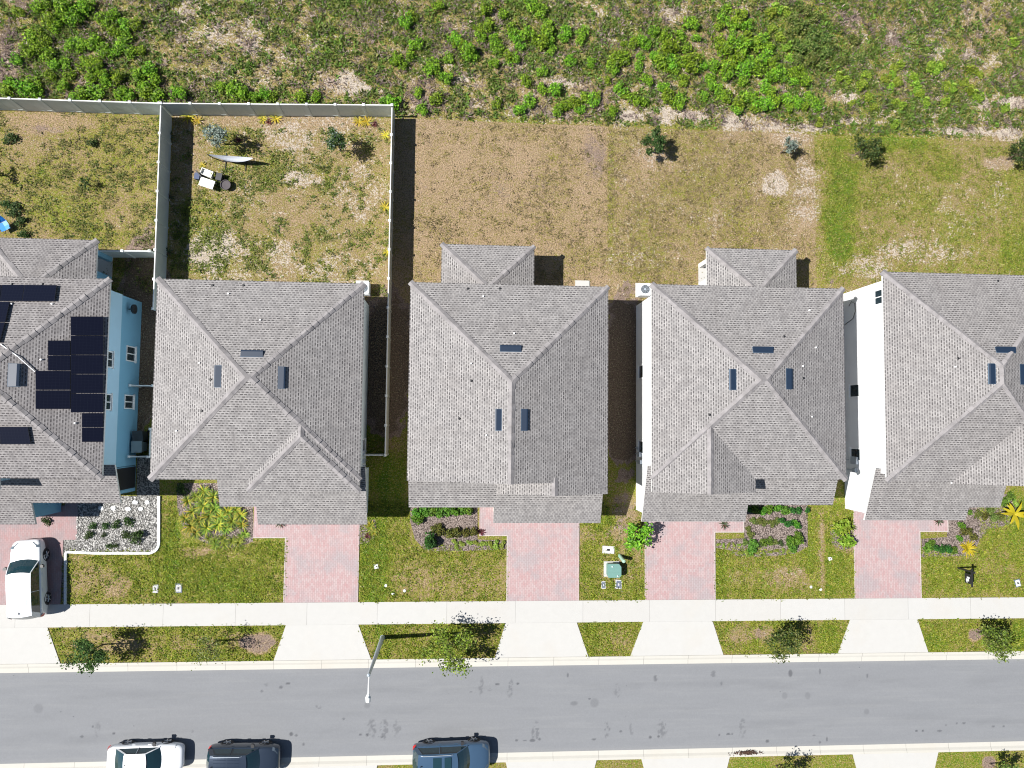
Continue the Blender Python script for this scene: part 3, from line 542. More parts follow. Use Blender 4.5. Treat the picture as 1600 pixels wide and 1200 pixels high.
def house(H):
    rng = random.Random(H['seed']); x0, x1, y0, y1 = H['x0'], H['x1'], H['y0'], H['y1']; oh = .42
    wx0, wx1, wy0, wy1 = x0 + oh, H.get('wx1', x1 - oh), y0 + oh, y1 - oh
    root = empty('house', ((x0 + x1) / 2, (y0 + y1) / 2, 0), label=H['label'], cat='house', group='houses in the street row'); root['world_org'] = 1
    wm = H['wall']; b = MB()
    lx0, lx1 = H['lowx']; g = H['gx']   # first-floor block and its garage split
    z1 = ZE - .17
    if H.get('two'):   # ground floor and upper floor of different paint
        b.box(wx0, wx1, wy0, wy1, 2.75, z1, 0); b.box(wx0 + .0, wx1 - .03, wy0 + .03, wy1 - .03, -.05, 2.748, 1)
    else: b.box(wx0, wx1, wy0, wy1, -.05, z1, 0)
    pj = H['proj']
    if pj: b.box(max(pj[0] + .35, wx0 + .004), min(pj[1] - .35, wx1 - .004), pj[2] + .42, wy0 + .3, 2.9, z1, 0)
    if H.get('maingable'):
        xc = (x0 + x1) / 2; b.face([(wx0, wy0 + .002, z1), (wx1, wy0 + .002, z1), (xc, wy0 + .002, ZE - .17 + (xc - wx0) * SL)], 0)
    if pj and pj[3] == 'gable':
        xc = (pj[0] + pj[1]) / 2; a, c = pj[0] + .35, pj[1] - .35
        b.face([(a, pj[2] + .422, z1), (c, pj[2] + .422, z1), (xc, pj[2] + .422, ZE - .17 + (xc - a) * SL)], 0)
    # low front block(s): walls follow the underside of the lean-to roof
    lm = 1 if H.get('two') else 0
    for (a, c, yf) in H['low']:
        al = a + (.34 if a <= lx0 + .01 else .10); cl = c - (.34 if c >= lx1 - .01 else .10); yw = yf + .4
        al = max(al, wx0 + .004) if a <= lx0 + .01 else al; cl = min(cl, wx1 - .004) if H.get('two') else cl
        b.prism_x([(yw, -.05), (wy0 - .005, -.05), (wy0 - .005, lowz(wy0) - .17), (yw, lowz(yw) - .17)], al, cl, lm)
    b.build('wall', [wm] + ([M_blue_lo] if H.get('two') else []), root)
    # roof
    rm = H.get('roofm', M_roof); b = MB(); caps = []
    hip(b, caps, x0, x1, y0, y1, ZE, south='gable' if H.get('maingable') else 'hip')
    if pj:
        cp = []; back = y0 + (pj[1] - pj[0]) / 2 if not H.get('maingable') else y0 + .25
        hip(b, cp, pj[0], pj[1], pj[2], back, ZE, south=pj[3], north='gable')
        for q in cp: caps.append(q)
    k = math.hypot(1, LSL)
    for (a, c, yf) in H['low']:
        p = [(a, yf, lowz(yf)), (c, yf, lowz(yf)), (c, wy0 + .3, lowz(wy0 + .3)), (a, wy0 + .3, lowz(wy0 + .3))]
        b.slab(p, .16, 0, 1, [(q[0], (q[1] - LY) * k) for q in p])
    rf = b.build('roof', [rm, M_fascia], root)
    # drop the caps that would lie inside another roof
    def kid(mb, name, m): o = mb.build(name, m, None, org=tuple(root.location)); o.location = (0, 0, 0); o.parent = rf; return o
    b = MB()
    for a, c in H.get('caps') or caps: cap_line(b, a, c, rng)
    kid(b, 'ridge_caps', M_cap)
    for (px, py, side, ln, wd, ht) in H['vents']:
        f = {'N': slopeN, 'S': slopeS, 'W': slopeW, 'E': slopeE}[side](H); p = Vector(PP(px, py, f)); dn, al = frame_of(side); n = al.cross(dn) * 1.0
        if n.z < 0: n = -n
        b = MB(); h = ln / 2; q = wd / 2
        def pt(u, v, k): r = p + al * u + dn * v + n * k; return tuple(r)
        b.slab([pt(-h - .02, -q - .02, .012), pt(-h - .02, q + .03, .012), pt(h + .02, q + .03, .012), pt(h + .02, -q - .02, .012)] if (al.cross(-dn)).z < 0 else [pt(-h - .02, q + .03, .012), pt(-h - .02, -q - .02, .012), pt(h + .02, -q - .02, .012), pt(h + .02, q + .03, .012)], .02, 1, 1)
        A = [pt(-h, -q, .02), pt(h, -q, .02), pt(h, q, ht), pt(-h, q, ht)]; B = [pt(-h, q, .0), pt(h, q, .0)]; mid = [pt(-h, q * .55, ht), pt(h, q * .55, ht)]
        b.face([A[0], A[1], mid[1], mid[0]]); b.face([mid[0], mid[1], A[2], A[3]]); b.face([A[3], A[2], B[1], B[0]], 1); b.face([A[0], mid[0], A[3], B[0]]); b.face([A[1], B[1], A[2], mid[1]])
        kid(b, 'roof_vent', [M_vent, M_ventlit])
    for (px, py, side, kind) in H['pipes']:
        f = {'N': slopeN, 'S': slopeS, 'W': slopeW, 'E': slopeE}[side](H); x, y, z = PP(px, py, f); b = MB()
        if kind == 'w': b.lathe([(.045, -.08), (.045, .03), (.04, .04), (.04, .09), (.045, .09), (.045, .11), (.015, .11)], 10, (x, y, z)); kid(b, 'vent_pipe', M_pipe)
        else: b.lathe([(.08, -.06), (.08, .02), (.05, .04), (.05, .08), (.01, .08)], 10, (x, y, z)); kid(b, 'roof_jack', M_black)
    # patio roof behind
    if H.get('patio'):
        px0, px1, py1 = H['patio']; b = MB(); cp = []
        hip(b, cp, px0, px1, wy1 - 1.6, py1, LZ, south='gable'); r2 = b.build('patio_roof', [rm, M_fascia], root)
        b = MB()
        for a, c in cp: cap_line(b, a, c, rng)
        o = b.build('ridge_caps', M_cap, None, org=tuple(root.location)); o.location = (0, 0, 0); o.parent = r2
        b = MB(); bx0, bx1, by = px0 + .42, px1 - .42, py1 - .42; m_ = 0
        b.box(bx0, bx1, by - .25, by, 2.35, LZ - .17); b.box(bx0, bx0 + .22, wy1 + .004, by - .25, 2.35, LZ - .17); b.box(bx1 - .22, bx1, wy1 + .004, by - .25, 2.35, LZ - .17)
        for xx in (bx0, bx1 - .3): b.box(xx + .002, xx + .298, by - .3, by - .003, 0, 2.349)
        ys = wy1 + (by - wy1) * H.get('pside', .55); b.box(bx0 + .003, bx0 + .2, wy1 + .004, ys, 0, 2.349); b.box(bx1 - .2, bx1 - .003, wy1 + .004, ys, 0, 2.349)
        b.build('patio_frame', wm if not H.get('two') else M_blue_lo, root)
        b = MB(); b.box(bx0, bx1, wy1 + .004, by, -.05, .06); b.build('patio_slab', M_conc, root)
    # front doors and garage door on the hidden street face
    gx0, gx1, gy = H['garage']; b = MB()
    for i in range(4): b.box(gx0, gx1, gy - .045, gy - .004, .02 + i * .56, .56 + i * .56)
    b.build('garage_door', M_frame, root)
    return root
def lowspec(parts): return parts
HS = {}
M1 = P(14, 770, 5.6)
HS[1] = dict(seed=1, x0=-32.55, x1=-20.5, wx1=-21.1, y0=-3.42, y1=8.12, wall=M_blue_up, two=True, roofm=M_roof1, lowx=(-32.6, -20.4), gx=-25.55, low=[(-32.6, -25.55, -6.4), (-25.55, -20.4, -5.05)],
    proj=(-32.54, -26.1, -4.05, 'gable'), garage=(-31.6, -26.6, -6.0), patio=(-29.2, -22.67, 11.04), label='blue two-storey house with black solar panels on its grey hip roof',
    vents=[(22, 586, 'E', 1.25, .55, .22)], pipes=[(19, 475, 'N', 'w'), (82, 475, 'N', 'w'), (65, 562, 'E', 'w'), (118, 661, 'E', 'w'), (18, 444, 'N', 'j'), (66, 444, 'N', 'j')])
HS[2] = dict(seed=2, x0=-17.85, x1=-5.92, y0=-3.45, y1=8.2, wall=M_pale, lowx=(-14.62, -5.8), gx=-12.45, low=[(-14.62, -12.45, -5.25), (-12.45, -5.8, -6.4)],
    proj=(-12.35, -5.93, -4.1, 'hip'), garage=(-11.7, -6.5, -6.0), label='pale blue house with square hip roof beside the fenced back yard',
    vents=[(394, 553, 'N', 1.22, .36, .13), (341, 588, 'W', 1.22, .36, .13), (440, 590, 'E', 1.22, .36, .13)],
    pipes=[(276, 673, 'W', 'w'), (312, 567, 'W', 'w'), (407, 500, 'N', 'w'), (357, 459, 'N', 'w'), (332, 446, 'N', 'j'), (380, 446, 'N', 'j'), (315, 642, 'W', 'j'), (329, 593, 'W', 'j')])
HS[3] = dict(seed=3, x0=-3.2, x1=8.78, y0=-3.45, y1=8.35, wall=M_beige, lowx=(-3.22, 8.86), gx=2.05, low=[(-3.22, 2.05, -5.28), (2.05, 8.86, -6.3)],
    proj=(2.07, 8.77, -4.2, 'gable'), maingable=True, garage=(2.8, 7.9, -5.9), patio=(-1.46, 4.5, 11.4), label='middle house whose grey roof has a ridge running down to the street',
    vents=[(798, 545, 'N', 1.22, .36, .13), (779, 656, 'W', 1.22, .36, .13), (819, 656, 'E', 1.22, .36, .13)],
    pipes=[(755, 463, 'N', 'w'), (803, 521, 'N', 'w'), (731, 451, 'N', 'j'), (781, 451, 'N', 'j'), (736, 568, 'W', 'w'), (737, 595, 'W', 'j'), (718, 654, 'W', 'j'), (760, 680, 'W', 'w')])
HS[4] = dict(seed=4, x0=11.46, x1=23.62, y0=-3.28, y1=8.58, wall=M_white, lowx=(11.52, 23.9), gx=18.3, low=[(11.52, 18.3, -6.2), (18.3, 23.9, -5.08)],
    proj=(11.465, 17.9, -4.08, 'gable'), garage=(12.3, 17.6, -5.8), patio=(15.86, 21.93, 11.62), label='white house with rear patio roof, between the middle house and the rightmost house',
    vents=[(1192, 547, 'N', 1.22, .36, .13), (1145, 593, 'W', 1.22, .36, .13), (1232, 592, 'E', 1.22, .36, .13)],
    pipes=[(1264, 485, 'N', 'w'), (1225, 526, 'N', 'j'), (1274, 543, 'E', 'w'), (1254, 572, 'E', 'w'), (1255, 591, 'E', 'j'), (1109, 648, 'W', 'j'), (1268, 651, 'E', 'w')])
HS[5] = dict(seed=5, x0=26.2, x1=38.25, y0=-3.38, y1=9.72, wall=M_white, lowx=(26.25, 35.3), gx=33.15, low=[(26.25, 33.15, -6.1), (33.15, 35.3, -5.22)],
    proj=(30.45, 38.24, -3.52, 'gable'), garage=(27.2, 32.5, -5.7), label='rightmost house, its bright white side wall and part of its roof in view',
    vents=[(1571, 547, 'N', 1.22, .36, .13), (1550, 584, 'W', 1.22, .36, .13), (1597, 585, 'E', 1.22, .36, .13)],
    pipes=[(1559, 439, 'N', 'j'), (1492, 573, 'W', 'w'), (1497, 560, 'W', 'j')])
ROOT = {k: house(v) for k, v in HS.items()}
# solar panels on the blue house
def fixed(mb, name, m, parent, root): o = mb.build(name, m, None, org=tuple(root.location)); o.location = (0, 0, 0); o.parent = parent; return o
def panel(H, root, side, px0, px1, py0, py1, quad=None, lift=.17):
    f0 = {'N': slopeN, 'S': slopeS, 'W': slopeW, 'E': slopeE}[side](H); f = lambda x, y: f0(x, y) + lift
    pts = [PP(x, y, f) for x, y in (quad or [(px0, py1), (px1, py1), (px1, py0), (px0, py0)])]
    c = [sum(p[i] for p in pts) / 4 for i in range(3)]
    inn = [tuple(c[i] + (p[i] - c[i]) * .985 + (.004 if i == 2 else 0) for i in range(3)) for p in pts]
    b = MB(); b.slab(pts, .05, 1, 1); b.face(inn, 0, [(p[0], p[1]) for p in inn]); b.build('solar_panel', [M_solar, M_solarframe], root)
h1, r1 = HS[1], ROOT[1]
for i in range(5): panel(h1, r1, 'E', 110.6, 161.2, 494.5 + i * 30.1, 494.5 + (i + 1) * 30.1 - .7)
panel(h1, r1, 'E', 128, 161.2, 645.5, 667.5); panel(h1, r1, 'E', 128, 161.2, 668.2, 690.5)
panel(h1, r1, 'E', 75, 109.6, 532, 555); panel(h1, r1, 'E', 75, 109.6, 555.6, 578.8)
panel(h1, r1, 'E', 55.5, 109.6, 579.5, 609.0); panel(h1, r1, 'E', 55.5, 109.6, 609.8, 639)
panel(h1, r1, 'N', 0, 0, 0, 0, [(-40, 470), (-1, 470), (2, 445), (-37, 445)]); panel(h1, r1, 'N', 0, 0, 0, 0, [(0, 470), (34, 470), (38, 445), (3, 445)]); panel(h1, r1, 'N', 0, 0, 0, 0, [(34.6, 470.3), (85, 470.3), (88.5, 445.5), (38.6, 445)])
panel(h1, r1, 'N', 0, 0, 0, 0, [(-20, 503), (8, 503), (15, 471.5), (-14, 471.5)]); panel(h1, r1, 'N', 0, 0, 0, 0, [(-30, 535), (-1, 535), (7.5, 503.8), (-20, 503.8)])
panel(h1, r1, 'S', 0, 0, 0, 0, [(-45, 694), (0, 694), (-2, 667), (-47, 667)]); panel(h1, r1, 'S', 0, 0, 0, 0, [(1, 694), (48, 694), (43, 667), (-1, 667)])
b = MB(); fe = slopeE(h1); fn = slopeN(h1)
b.tube([PP(0, 537, lambda x, y: fn(x, y) + .09), PP(28, 557, lambda x, y: min(fn(x, y), fe(x, y)) + .12), PP(55, 581, lambda x, y: fe(x, y) + .09)], .03, 6); b.build('conduit', M_frame, r1)
# windows and fittings on the side walls
def winpx(root, x, side, z0, z1, py0, py1, **k):
    zc = (z0 + z1) / 2; ya = P(0, py1, zc)[1]; yb = P(0, py0, zc)[1]
    px = lambda y: y
    # y of the wall point seen on the given rows at this x
    def yy(py):
        lo, hi = -30, 30
        for _ in range(40):
            m = (lo + hi) / 2
            v = Vector((x, m, zc - CH)); cx = v.dot(Vector(_X)); rr = R.transposed() @ Vector((x, m, zc - CH)); q = 600 - rr.y / -rr.z * FPX
            if q > py: lo = m
            else: hi = m
        return (lo + hi) / 2
    return window(root, x, yy(py1), yy(py0), z0, z1, side, **k)
# H1 upper and lower windows
winpx(ROOT[1], -21.1, 'E', 3.75, 4.95, 548, 574); winpx(ROOT[1], -21.1, 'E', 3.75, 4.95, 615, 641)
winpx(ROOT[1], -21.13, 'E', .75, 1.95, 541, 565); winpx(ROOT[1], -21.13, 'E', .75, 1.95, 617, 639)
for z0, z1, a, c in ((3.2, 4.4, 566, 590), (.9, 2.0, 686, 707), (3.3, 4.4, 752, 768)): winpx(ROOT[2], -6.34, 'E', z0, z1, a, c, mull=False)
winpx(ROOT[4], 11.88, 'W', .9, 2.1, 570, 592, mull=False); winpx(ROOT[4], 11.88, 'W', .9, 2.1, 688, 709, mull=False)
winpx(ROOT[4], 11.88, 'W', 4.2, 4.8, 472, 490, mull=False); winpx(ROOT[4], 11.88, 'W', 4.2, 4.8, 630, 648, mull=False)
winpx(ROOT[5], 26.62, 'W', 4.0, 5.1, 452, 476); winpx(ROOT[5], 26.62, 'W', .9, 2.1, 600, 621, mull=False); winpx(ROOT[5], 26.62, 'W', .9, 2.1, 700, 720, mull=False)

# ============================================================ FENCES
M_vinyl = plain('fence_vinyl', (0.50, 0.54, 0.53), 0.5, var=.10, scale=1.5); M_vinylcap = plain('fence_cap', (0.72, 0.73, 0.72), 0.45)
M_vinyl_tan = plain('fence_vinyl_tan', (0.46, 0.45, 0.38), 0.5)
def fence(name, A, B, label, h=1.78, n=None, group='vinyl privacy fences', pm=None, ends=(1, 1), cat='fence'):
    A = Vector(A + (0,)); B = Vector(B + (0,)); L = (B - A).length; d = (B - A).normalized(); n = n or max(1, round(L / 1.93)); st = L / n
    root = empty(name, tuple((A + B) / 2), math.atan2(d.y, d.x), label=label, cat=cat, group=group)
    for i in range(n + 1):
        if (i == 0 and not ends[0]) or (i == n and not ends[1]): continue
        x = -L / 2 + i * st; b = MB(); b.box(x - .062, x + .062, -.062, .062, -.1, h + .03, 0)
        b.box(x - .08, x + .08, -.08, .08, h + .031, h + .055, 1); z = h + .055
        top = (x, 0, z + .05); q = [(x - .065, -.065, z), (x + .065, -.065, z), (x + .065, .065, z), (x - .065, .065, z)]
        for k in range(4): b.face([q[k], q[(k + 1) % 4], top], 1)
        b.build('post', [pm or M_vinyl, M_vinylcap], root)
    for i in range(n):
        x0 = -L / 2 + i * st + .065; x1 = -L / 2 + (i + 1) * st - .065; b = MB(); b.box(x0, x1, -.012, .012, .10, h - .11, 0)
        b.box(x0, x1, -.028, .028, .04, .17, 0); b.box(x0, x1, -.030, .030, h - .12, h, 1)
        k = max(1, round((x1 - x0) / .29)); w = (x1 - x0) / k
        for j in range(k): b.box(x0 + j * w + .004, x0 + (j + 1) * w - .004, -.018 + (.003 if j % 2 else 0), .018, .171, h - .121, 0)
        b.build('panel', [pm or M_vinyl, M_vinylcap], root)
    return root
yb = P(247, 179)[1]; xl = -19.66; xr = -4.90; yb2 = P(611, 182)[1] - .0
fence('fence', (-38.2, P(0, 172)[1] - .05), (xl - .09, yb), 'long pale vinyl fence closing the leftmost back yard off from the scrub', n=10)
fence('fence', (xl, yb), (xr, yb2), 'pale vinyl fence at the back of the yard with the hammock', n=8)
fence('fence', (xl, yb - .09), (xl, 7.0), 'side fence between the leftmost yard and the yard with the hammock', n=7, ends=(0, 1))
fence('fence', (xr, yb2 - .09), (xr, -2.15), 'long side fence right of the hammock yard, running down between two houses', n=12, ends=(0, 1), pm=M_vinyl_tan)
fence('fence', (-6.30, -2.15), (xr - .09, -2.15), 'short fence return joining the pale blue house to the long side fence', n=1, ends=(0, 0), pm=M_vinyl_tan)
fence('gate', P(170, 402), (xl - .35, P(240, 402)[1]), 'short gate fence between the blue house patio and the left side fence', n=2, cat='gate')
g1 = fence('fence', (-21.0, P(225, 604)[1]), (-18.2, P(225, 604)[1]), 'short fence across the dark gap, upper one of two beside the blue house', n=2, h=1.5, group='short fences in the gap beside the blue house')
g1 = fence('fence', (-20.9, P(225, 712)[1]), (-19.75, P(225, 712)[1]), 'short fence closing the bin corner beside the blue house', n=1, h=1.5, group='short fences in the gap beside the blue house')
g1 = fence('fence', (-19.66, P(225, 712)[1]), (-19.66, P(225, 665)[1] - .2), 'fence screening the bins from the pale blue house', n=1, h=1.5, group='short fences in the gap beside the blue house')

# ============================================================ SMALL THINGS
def tagged(o, label, cat, group=None): return tag(o, label, cat, group)
def at(mb, name, m, loc, rz, label, cat, group=None, smooth=False):
    o = mb.build(name, m, smooth=smooth); o.location = loc; o.rotation_euler = (0, 0, rz); return tag(o, label, cat, group)
def ac_unit(px, py, z, label):
    x, y = P(px, py, z); r = empty('air_conditioner', (x, y, 0), label=label, cat='air conditioner', group='air conditioners beside the houses')
    b = MB(); h = .40
    b.prism_z([(-h + .08, -h), (h - .08, -h), (h, -h + .08), (h, h - .08), (h - .08, h), (-h + .08, h), (-h, h - .08), (-h, -h + .08)], .1, .82)
    for k in range(9): b.box(-h - .012, h + .012, -h - .012, h + .012, .16 + k * .07, .18 + k * .07)
    b.build('casing', M_frame, r); b = MB()
    b.lathe([(.30, .822), (.30, .835), (.02, .835)], 20); b.build('fan_well', M_vent, r); b = MB()
    for rr in (.08, .15, .22, .29): b.lathe([(rr + .012, .85), (rr + .012, .862), (rr - .012, .862), (rr - .012, .85)], 20)
    for k in range(8): a = k * PI / 4; b.tube([(.04 * math.cos(a), .04 * math.sin(a), .856), (.31 * math.cos(a), .31 * math.sin(a), .856)], .008, 4)
    b.lathe([(.07, .85), (.07, .88), (.01, .88)], 10); b.build('grille', M_steel, r)
    return r
ac_unit(1008, 452, .82, 'white air conditioner on the left back corner of the white house'); ac_unit(567, 450, .82, 'air conditioner half under the roof edge of the pale blue house')
def slab_thing(px0, px1, py0, py1, label, h=.09):
    x0, y1 = P(px0, py0, h); x1, y0 = P(px1, py1, h); b = MB(); cx, cy = (x0 + x1) / 2, (y0 + y1) / 2
    b.box(x0 - cx, x1 - cx, y0 - cy, y1 - cy, -.02, h); return at(b, 'concrete_pad', M_conc, (cx, cy, 0), 0, label, 'concrete pad', 'pads under the air conditioners')
slab_thing(993, 1021, 442, 465, 'square concrete pad under the white house air conditioner'); slab_thing(556, 576, 438, 461, 'concrete pad under the pale blue house air conditioner'); slab_thing(899, 921, 438, 448, 'bare concrete pad showing behind the middle house')

# meter boxes and valve covers in the grass
M_lid = plain('lid_concrete', (0.42, 0.42, 0.42), 0.8); M_liddark = plain('lid_plastic', (0.10, 0.12, 0.17), .6); M_lidw = plain('lid_white', (.66, .68, .68), .7)
def valve(px, py, w, l, rz, label, m1, m2, group='utility covers set in the front lawns'):
    x, y = P(px, py, .03); r = empty('utility_cover', (x, y, 0), rz, label=label, cat='utility cover', group=group)
    b = MB(); b.box(-w / 2, w / 2, -l / 2, l / 2, -.05, .045); b.build('collar', m1, r)
    b = MB(); b.box(-w * .36, w * .36, -l * .38, l * .38, .046, .06); b.build('lid', m2, r)
    b = MB(); b.box(-w * .12, w * .12, -l * .14, l * .14, .061, .075); b.build('reader', M_black if m2 != M_liddark else M_lid, r)
valve(243, 920, .34, .52, 0, 'smaller of two grey meter covers near the pavement, beside the left lawn middle', M_lid, M_lid)
valve(279, 919, .44, .58, 0, 'larger grey meter cover with a dark rim, right of its smaller neighbour', M_liddark, M_lid)
valve(588, 885, .30, .30, .2, 'small white round-centred cover in the green strip right of the pale house drive', M_lid, M_lidw)
valve(943, 914, .30, .50, .05, 'dark oval cover left of its twin below the green transformer', M_lid, M_liddark)
valve(966.5, 913, .44, .60, -.1, 'larger dark blue cover below the green transformer', M_lid, M_liddark)
valve(1297, 873, .26, .26, .3, 'small white cover on the lawn left of the rightmost drive', M_lid, M_lidw)
valve(1590, 911, .42, .55, .25, 'white tilted meter cover near the right edge of the photo', M_liddark, M_lidw)
valve(950.5, 859, .82, .50, -.06, 'white rectangular cover above the green transformer', M_lid, M_lidw)
def bits(lst, grp):
    for (px, py, lab) in lst:
        x, y = P(px, py); b = MB(); b.lathe([(.09, 0), (.10, .03), (.05, .05), (.01, .05)], 8); at(b, 'sprinkler_marker', M_lidw, (x, y, 0), 0, lab, 'marker', grp)
bits([(603, 915, 'upper of two white dots in the green strip by the pavement'), (614, 928, 'lower white dot in the green strip by the pavement'), (632, 923, 'white dot just right of the green strip, on the yellower lawn'),
      (1267, 917, 'left white dot on the patchy lawn of the white house'), (1282, 921, 'right white dot on the patchy lawn of the white house')], 'white markers in the lawns')
# transformer
M_green = plain('transformer_green', (0.13, 0.25, 0.22), .45, var=.1); M_green2 = plain('pedestal_green', (0.28, 0.42, 0.33), .5)
x0, y0_ = P(943.5, 901, .08); x1, y1_ = P(971, 877, .08); cx, cy = (x0 + x1) / 2, (y0_ + y1_) / 2; hw, hh = (x1 - x0) / 2, (y1_ - y0_) / 2
r = empty('transformer', (cx, cy, 0), label='green utility transformer on a white square pad in the lawn', cat='transformer')
b = MB(); b.box(-hw - .0, hw - .15, -hh, hh, -.02, .10); b.build('pad', M_conc, r)
b = MB(); q = .42; b.prism_z([(-q + .03, -q), (q - .12, -q), (q, -q + .12), (q, q - .18), (q - .15, q), (-q + .03, q), (-q - .02, q - .08), (-q - .02, -q + .1)], .101, .66); b.build('cabinet', M_green, r)
b = MB(); b.prism_z([(-q + .0, -q - .03), (q - .1, -q - .03), (q + .03, -q + .1), (q + .03, q - .16), (q - .13, q + .03), (-q, q + .03), (-q - .05, q - .08), (-q - .05, -q + .1)], .661, .72); b.box(-q, q, -.13, -.11, .721, .73)
b.build('lid', M_green, r)
b = MB(); b.lathe([(.04, .73), (.04, .78), (.005, .78)], 8, (-.18, .28, 0)); b.lathe([(.04, .73), (.04, .78), (.005, .78)], 8, (.2, -.33, 0)); b.build('bolt', M_lidw, r)
x, y = P(968, 868); b = MB(); b.tube([(0, 0, -.02), (.10, -.22, .85)], .12, 12); b.lathe([(.125, 0), (.10, .06), (.02, .08)], 12, (.10, -.22, .84)); at(b, 'utility_pedestal', M_green2, (x, y, 0), 0, 'leaning pale green round utility pedestal beside the transformer', 'pedestal')
# sign post
x, y = P(1496, 887); r = empty('sign_post', (x, y, 0), label='black wooden sign post with a hanging sign on the right lawn', cat='sign post')
b = MB(); b.box(-.05, .05, -.05, .05, -.1, 1.62); b.prism_z([(-.07, -.07), (.07, -.07), (.07, .07), (-.07, .07)], 1.621, 1.66); b.build('post', M_black, r)
b = MB(); b.box(-.045, .045, -1.02, .22, 1.36, 1.45); b.build('arm', M_black, r)
r2 = MB(); r2.box(-.02, .02, -.86, -.20, .72, 1.28); sg = r2.build('sign_board', M_black, r)
b = MB(); b.box(-.026, -.021, -.70, -.55, .86, 1.14); b.box(-.026, -.021, -.52, -.40, .95, 1.2); b.box(-.026, -.021, -.80, -.73, .9, 1.0); sp_ = b.build('sign_face', M_lidw, None); sp_.parent = sg
b = MB(); b.tube([(0, -.28, 1.28), (0, -.28, 1.37)], .008, 4); b.tube([(0, -.78, 1.28), (0, -.78, 1.37)], .008, 4); b.build('chain', M_steel, r)
# bins and clutter beside the blue house
def bin_(px, py, rz, label, m, s=1.0):
    x, y = P(px, py, .5); r = empty('wheelie_bin', (x, y, 0), rz, label=label, cat='bin', group='bins in the corner beside the blue house')
    b = MB(); 
    lo = [(-.24 * s, -.28 * s, .05), (.24 * s, -.28 * s, .05), (.24 * s, .22 * s, .05), (-.24 * s, .22 * s, .05)]; hi = [(-.3 * s, -.36 * s, 1.0), (.3 * s, -.36 * s, 1.0), (.3 * s, .3 * s, 1.0), (-.3 * s, .3 * s, 1.0)]
    b.face(lo[::-1]); b.face(hi)
    for i in range(4): j = (i + 1) % 4; b.face([lo[i], lo[j], hi[j], hi[i]])
    b.build('body', m, r); b = MB(); b.slab([(-.32 * s, -.4 * s, 1.06), (.32 * s, -.4 * s, 1.06), (.32 * s, .33 * s, 1.09), (-.32 * s, .33 * s, 1.09)], .05); b.build('lid', m, r)
    for sx in (-.26, .26): b = MB(); b.tube([(sx * s - .03, .26 * s, .1), (sx * s + .03, .26 * s, .1)], .1, 10); b.build('wheel', M_black, r)
bin_(219.5, 697, 0, 'grey-lidded bin, lower one in the fenced corner', plain('grey_bin', (.22, .28, .30), .5)); bin_(221, 681, .1, 'black bin above the grey-lidded one in the fenced corner', plain('dark_bin', (.04, .045, .05), .5))
x, y = P(215, 482, 2.3); b = MB(); b.tube([(0, 0, 0), (.12, 0, .02), (.16, 0, .0)], [.30, .30, .02], 16); b.tube([(0, 0, 0), (-.35, 0, -.1)], .03, 6); o = at(b, 'satellite_dish', M_black, (-20.75, y, 2.0), 0, 'small round dark dish fixed to the wall of the blue house', 'dish')

# dark panel on the side of the blue house porch
# street lamp
x, y = P(598, 995.5); r = empty('street_lamp', (x, y, 0), label='grey street lamp with a tapering pole and an arm over the road', cat='street lamp')
b = MB(); b.lathe([(.17, 0), (.17, .12), (.12, .2)], 16); b.build('base', M_steel, r)
b = MB(); b.tube([(0, 0, .1), (0, 0, 7.0)], [.15, .085], 16); b.lathe([(.10, 7.0), (.10, 7.08), (.03, 7.14)], 12); b.build('pole', M_steel, r)
b = MB(); b.tube([(0, 0, 6.85), (-.0, -.5, 7.02), (0, -1.05, 7.06)], .035, 8); b.build('arm', M_frame, r)
b = MB(); b.tube([(0, -1.02, 7.06), (0, -1.2, 7.06), (0, -1.46, 7.05), (0, -1.52, 7.04)], [.06, .15, .13, .03], 12); b.lathe([(.05, 7.18), (.05, 7.25), (.01, 7.26)], 8, (0, -1.18, 0)); b.build('lamp_head', M_lidw, r)

# hammock on its stand
M_ham = plain('hammock_cloth', (.36, .38, .42), .8)
x, y = P(369, 254); r = empty('hammock', (x, y, 0), -.05, label='grey hammock slung on a dark metal stand in the fenced back yard', cat='hammock')
b = MB(); rows = []
for i in range(15):
    u = i / 14; X_h = -1.40 + 2.8 * u; wd = .03 + .13 * math.sin(PI * u) ** .8 + .06 * math.sin(PI * u) * u; z = .55 + .55 * (2 * u - 1) ** 2
    rows.append([(X_h, -wd, z + .10 * math.sin(PI * u)), (X_h, -wd * .4, z), (X_h, wd * .4, z), (X_h, wd, z + .10 * math.sin(PI * u))])
b.grid(rows); hm = b.build('cloth', M_ham, r, smooth=True)
b = MB()
for sx in (-1, 1): b.tube([(sx * .66, 0, .05), (sx * 1.0, 0, .12), (sx * 1.35, 0, .6), (sx * 1.5, 0, 1.14)], .03, 8)
b.tube([(-.66, 0, .05), (.66, 0, .05)], .03, 8)
for sx in (-1, 1): b.tube([(sx * .66, -.55, .03), (sx * .66, .55, .03)], .03, 8)
b.build('stand', M_black, r)
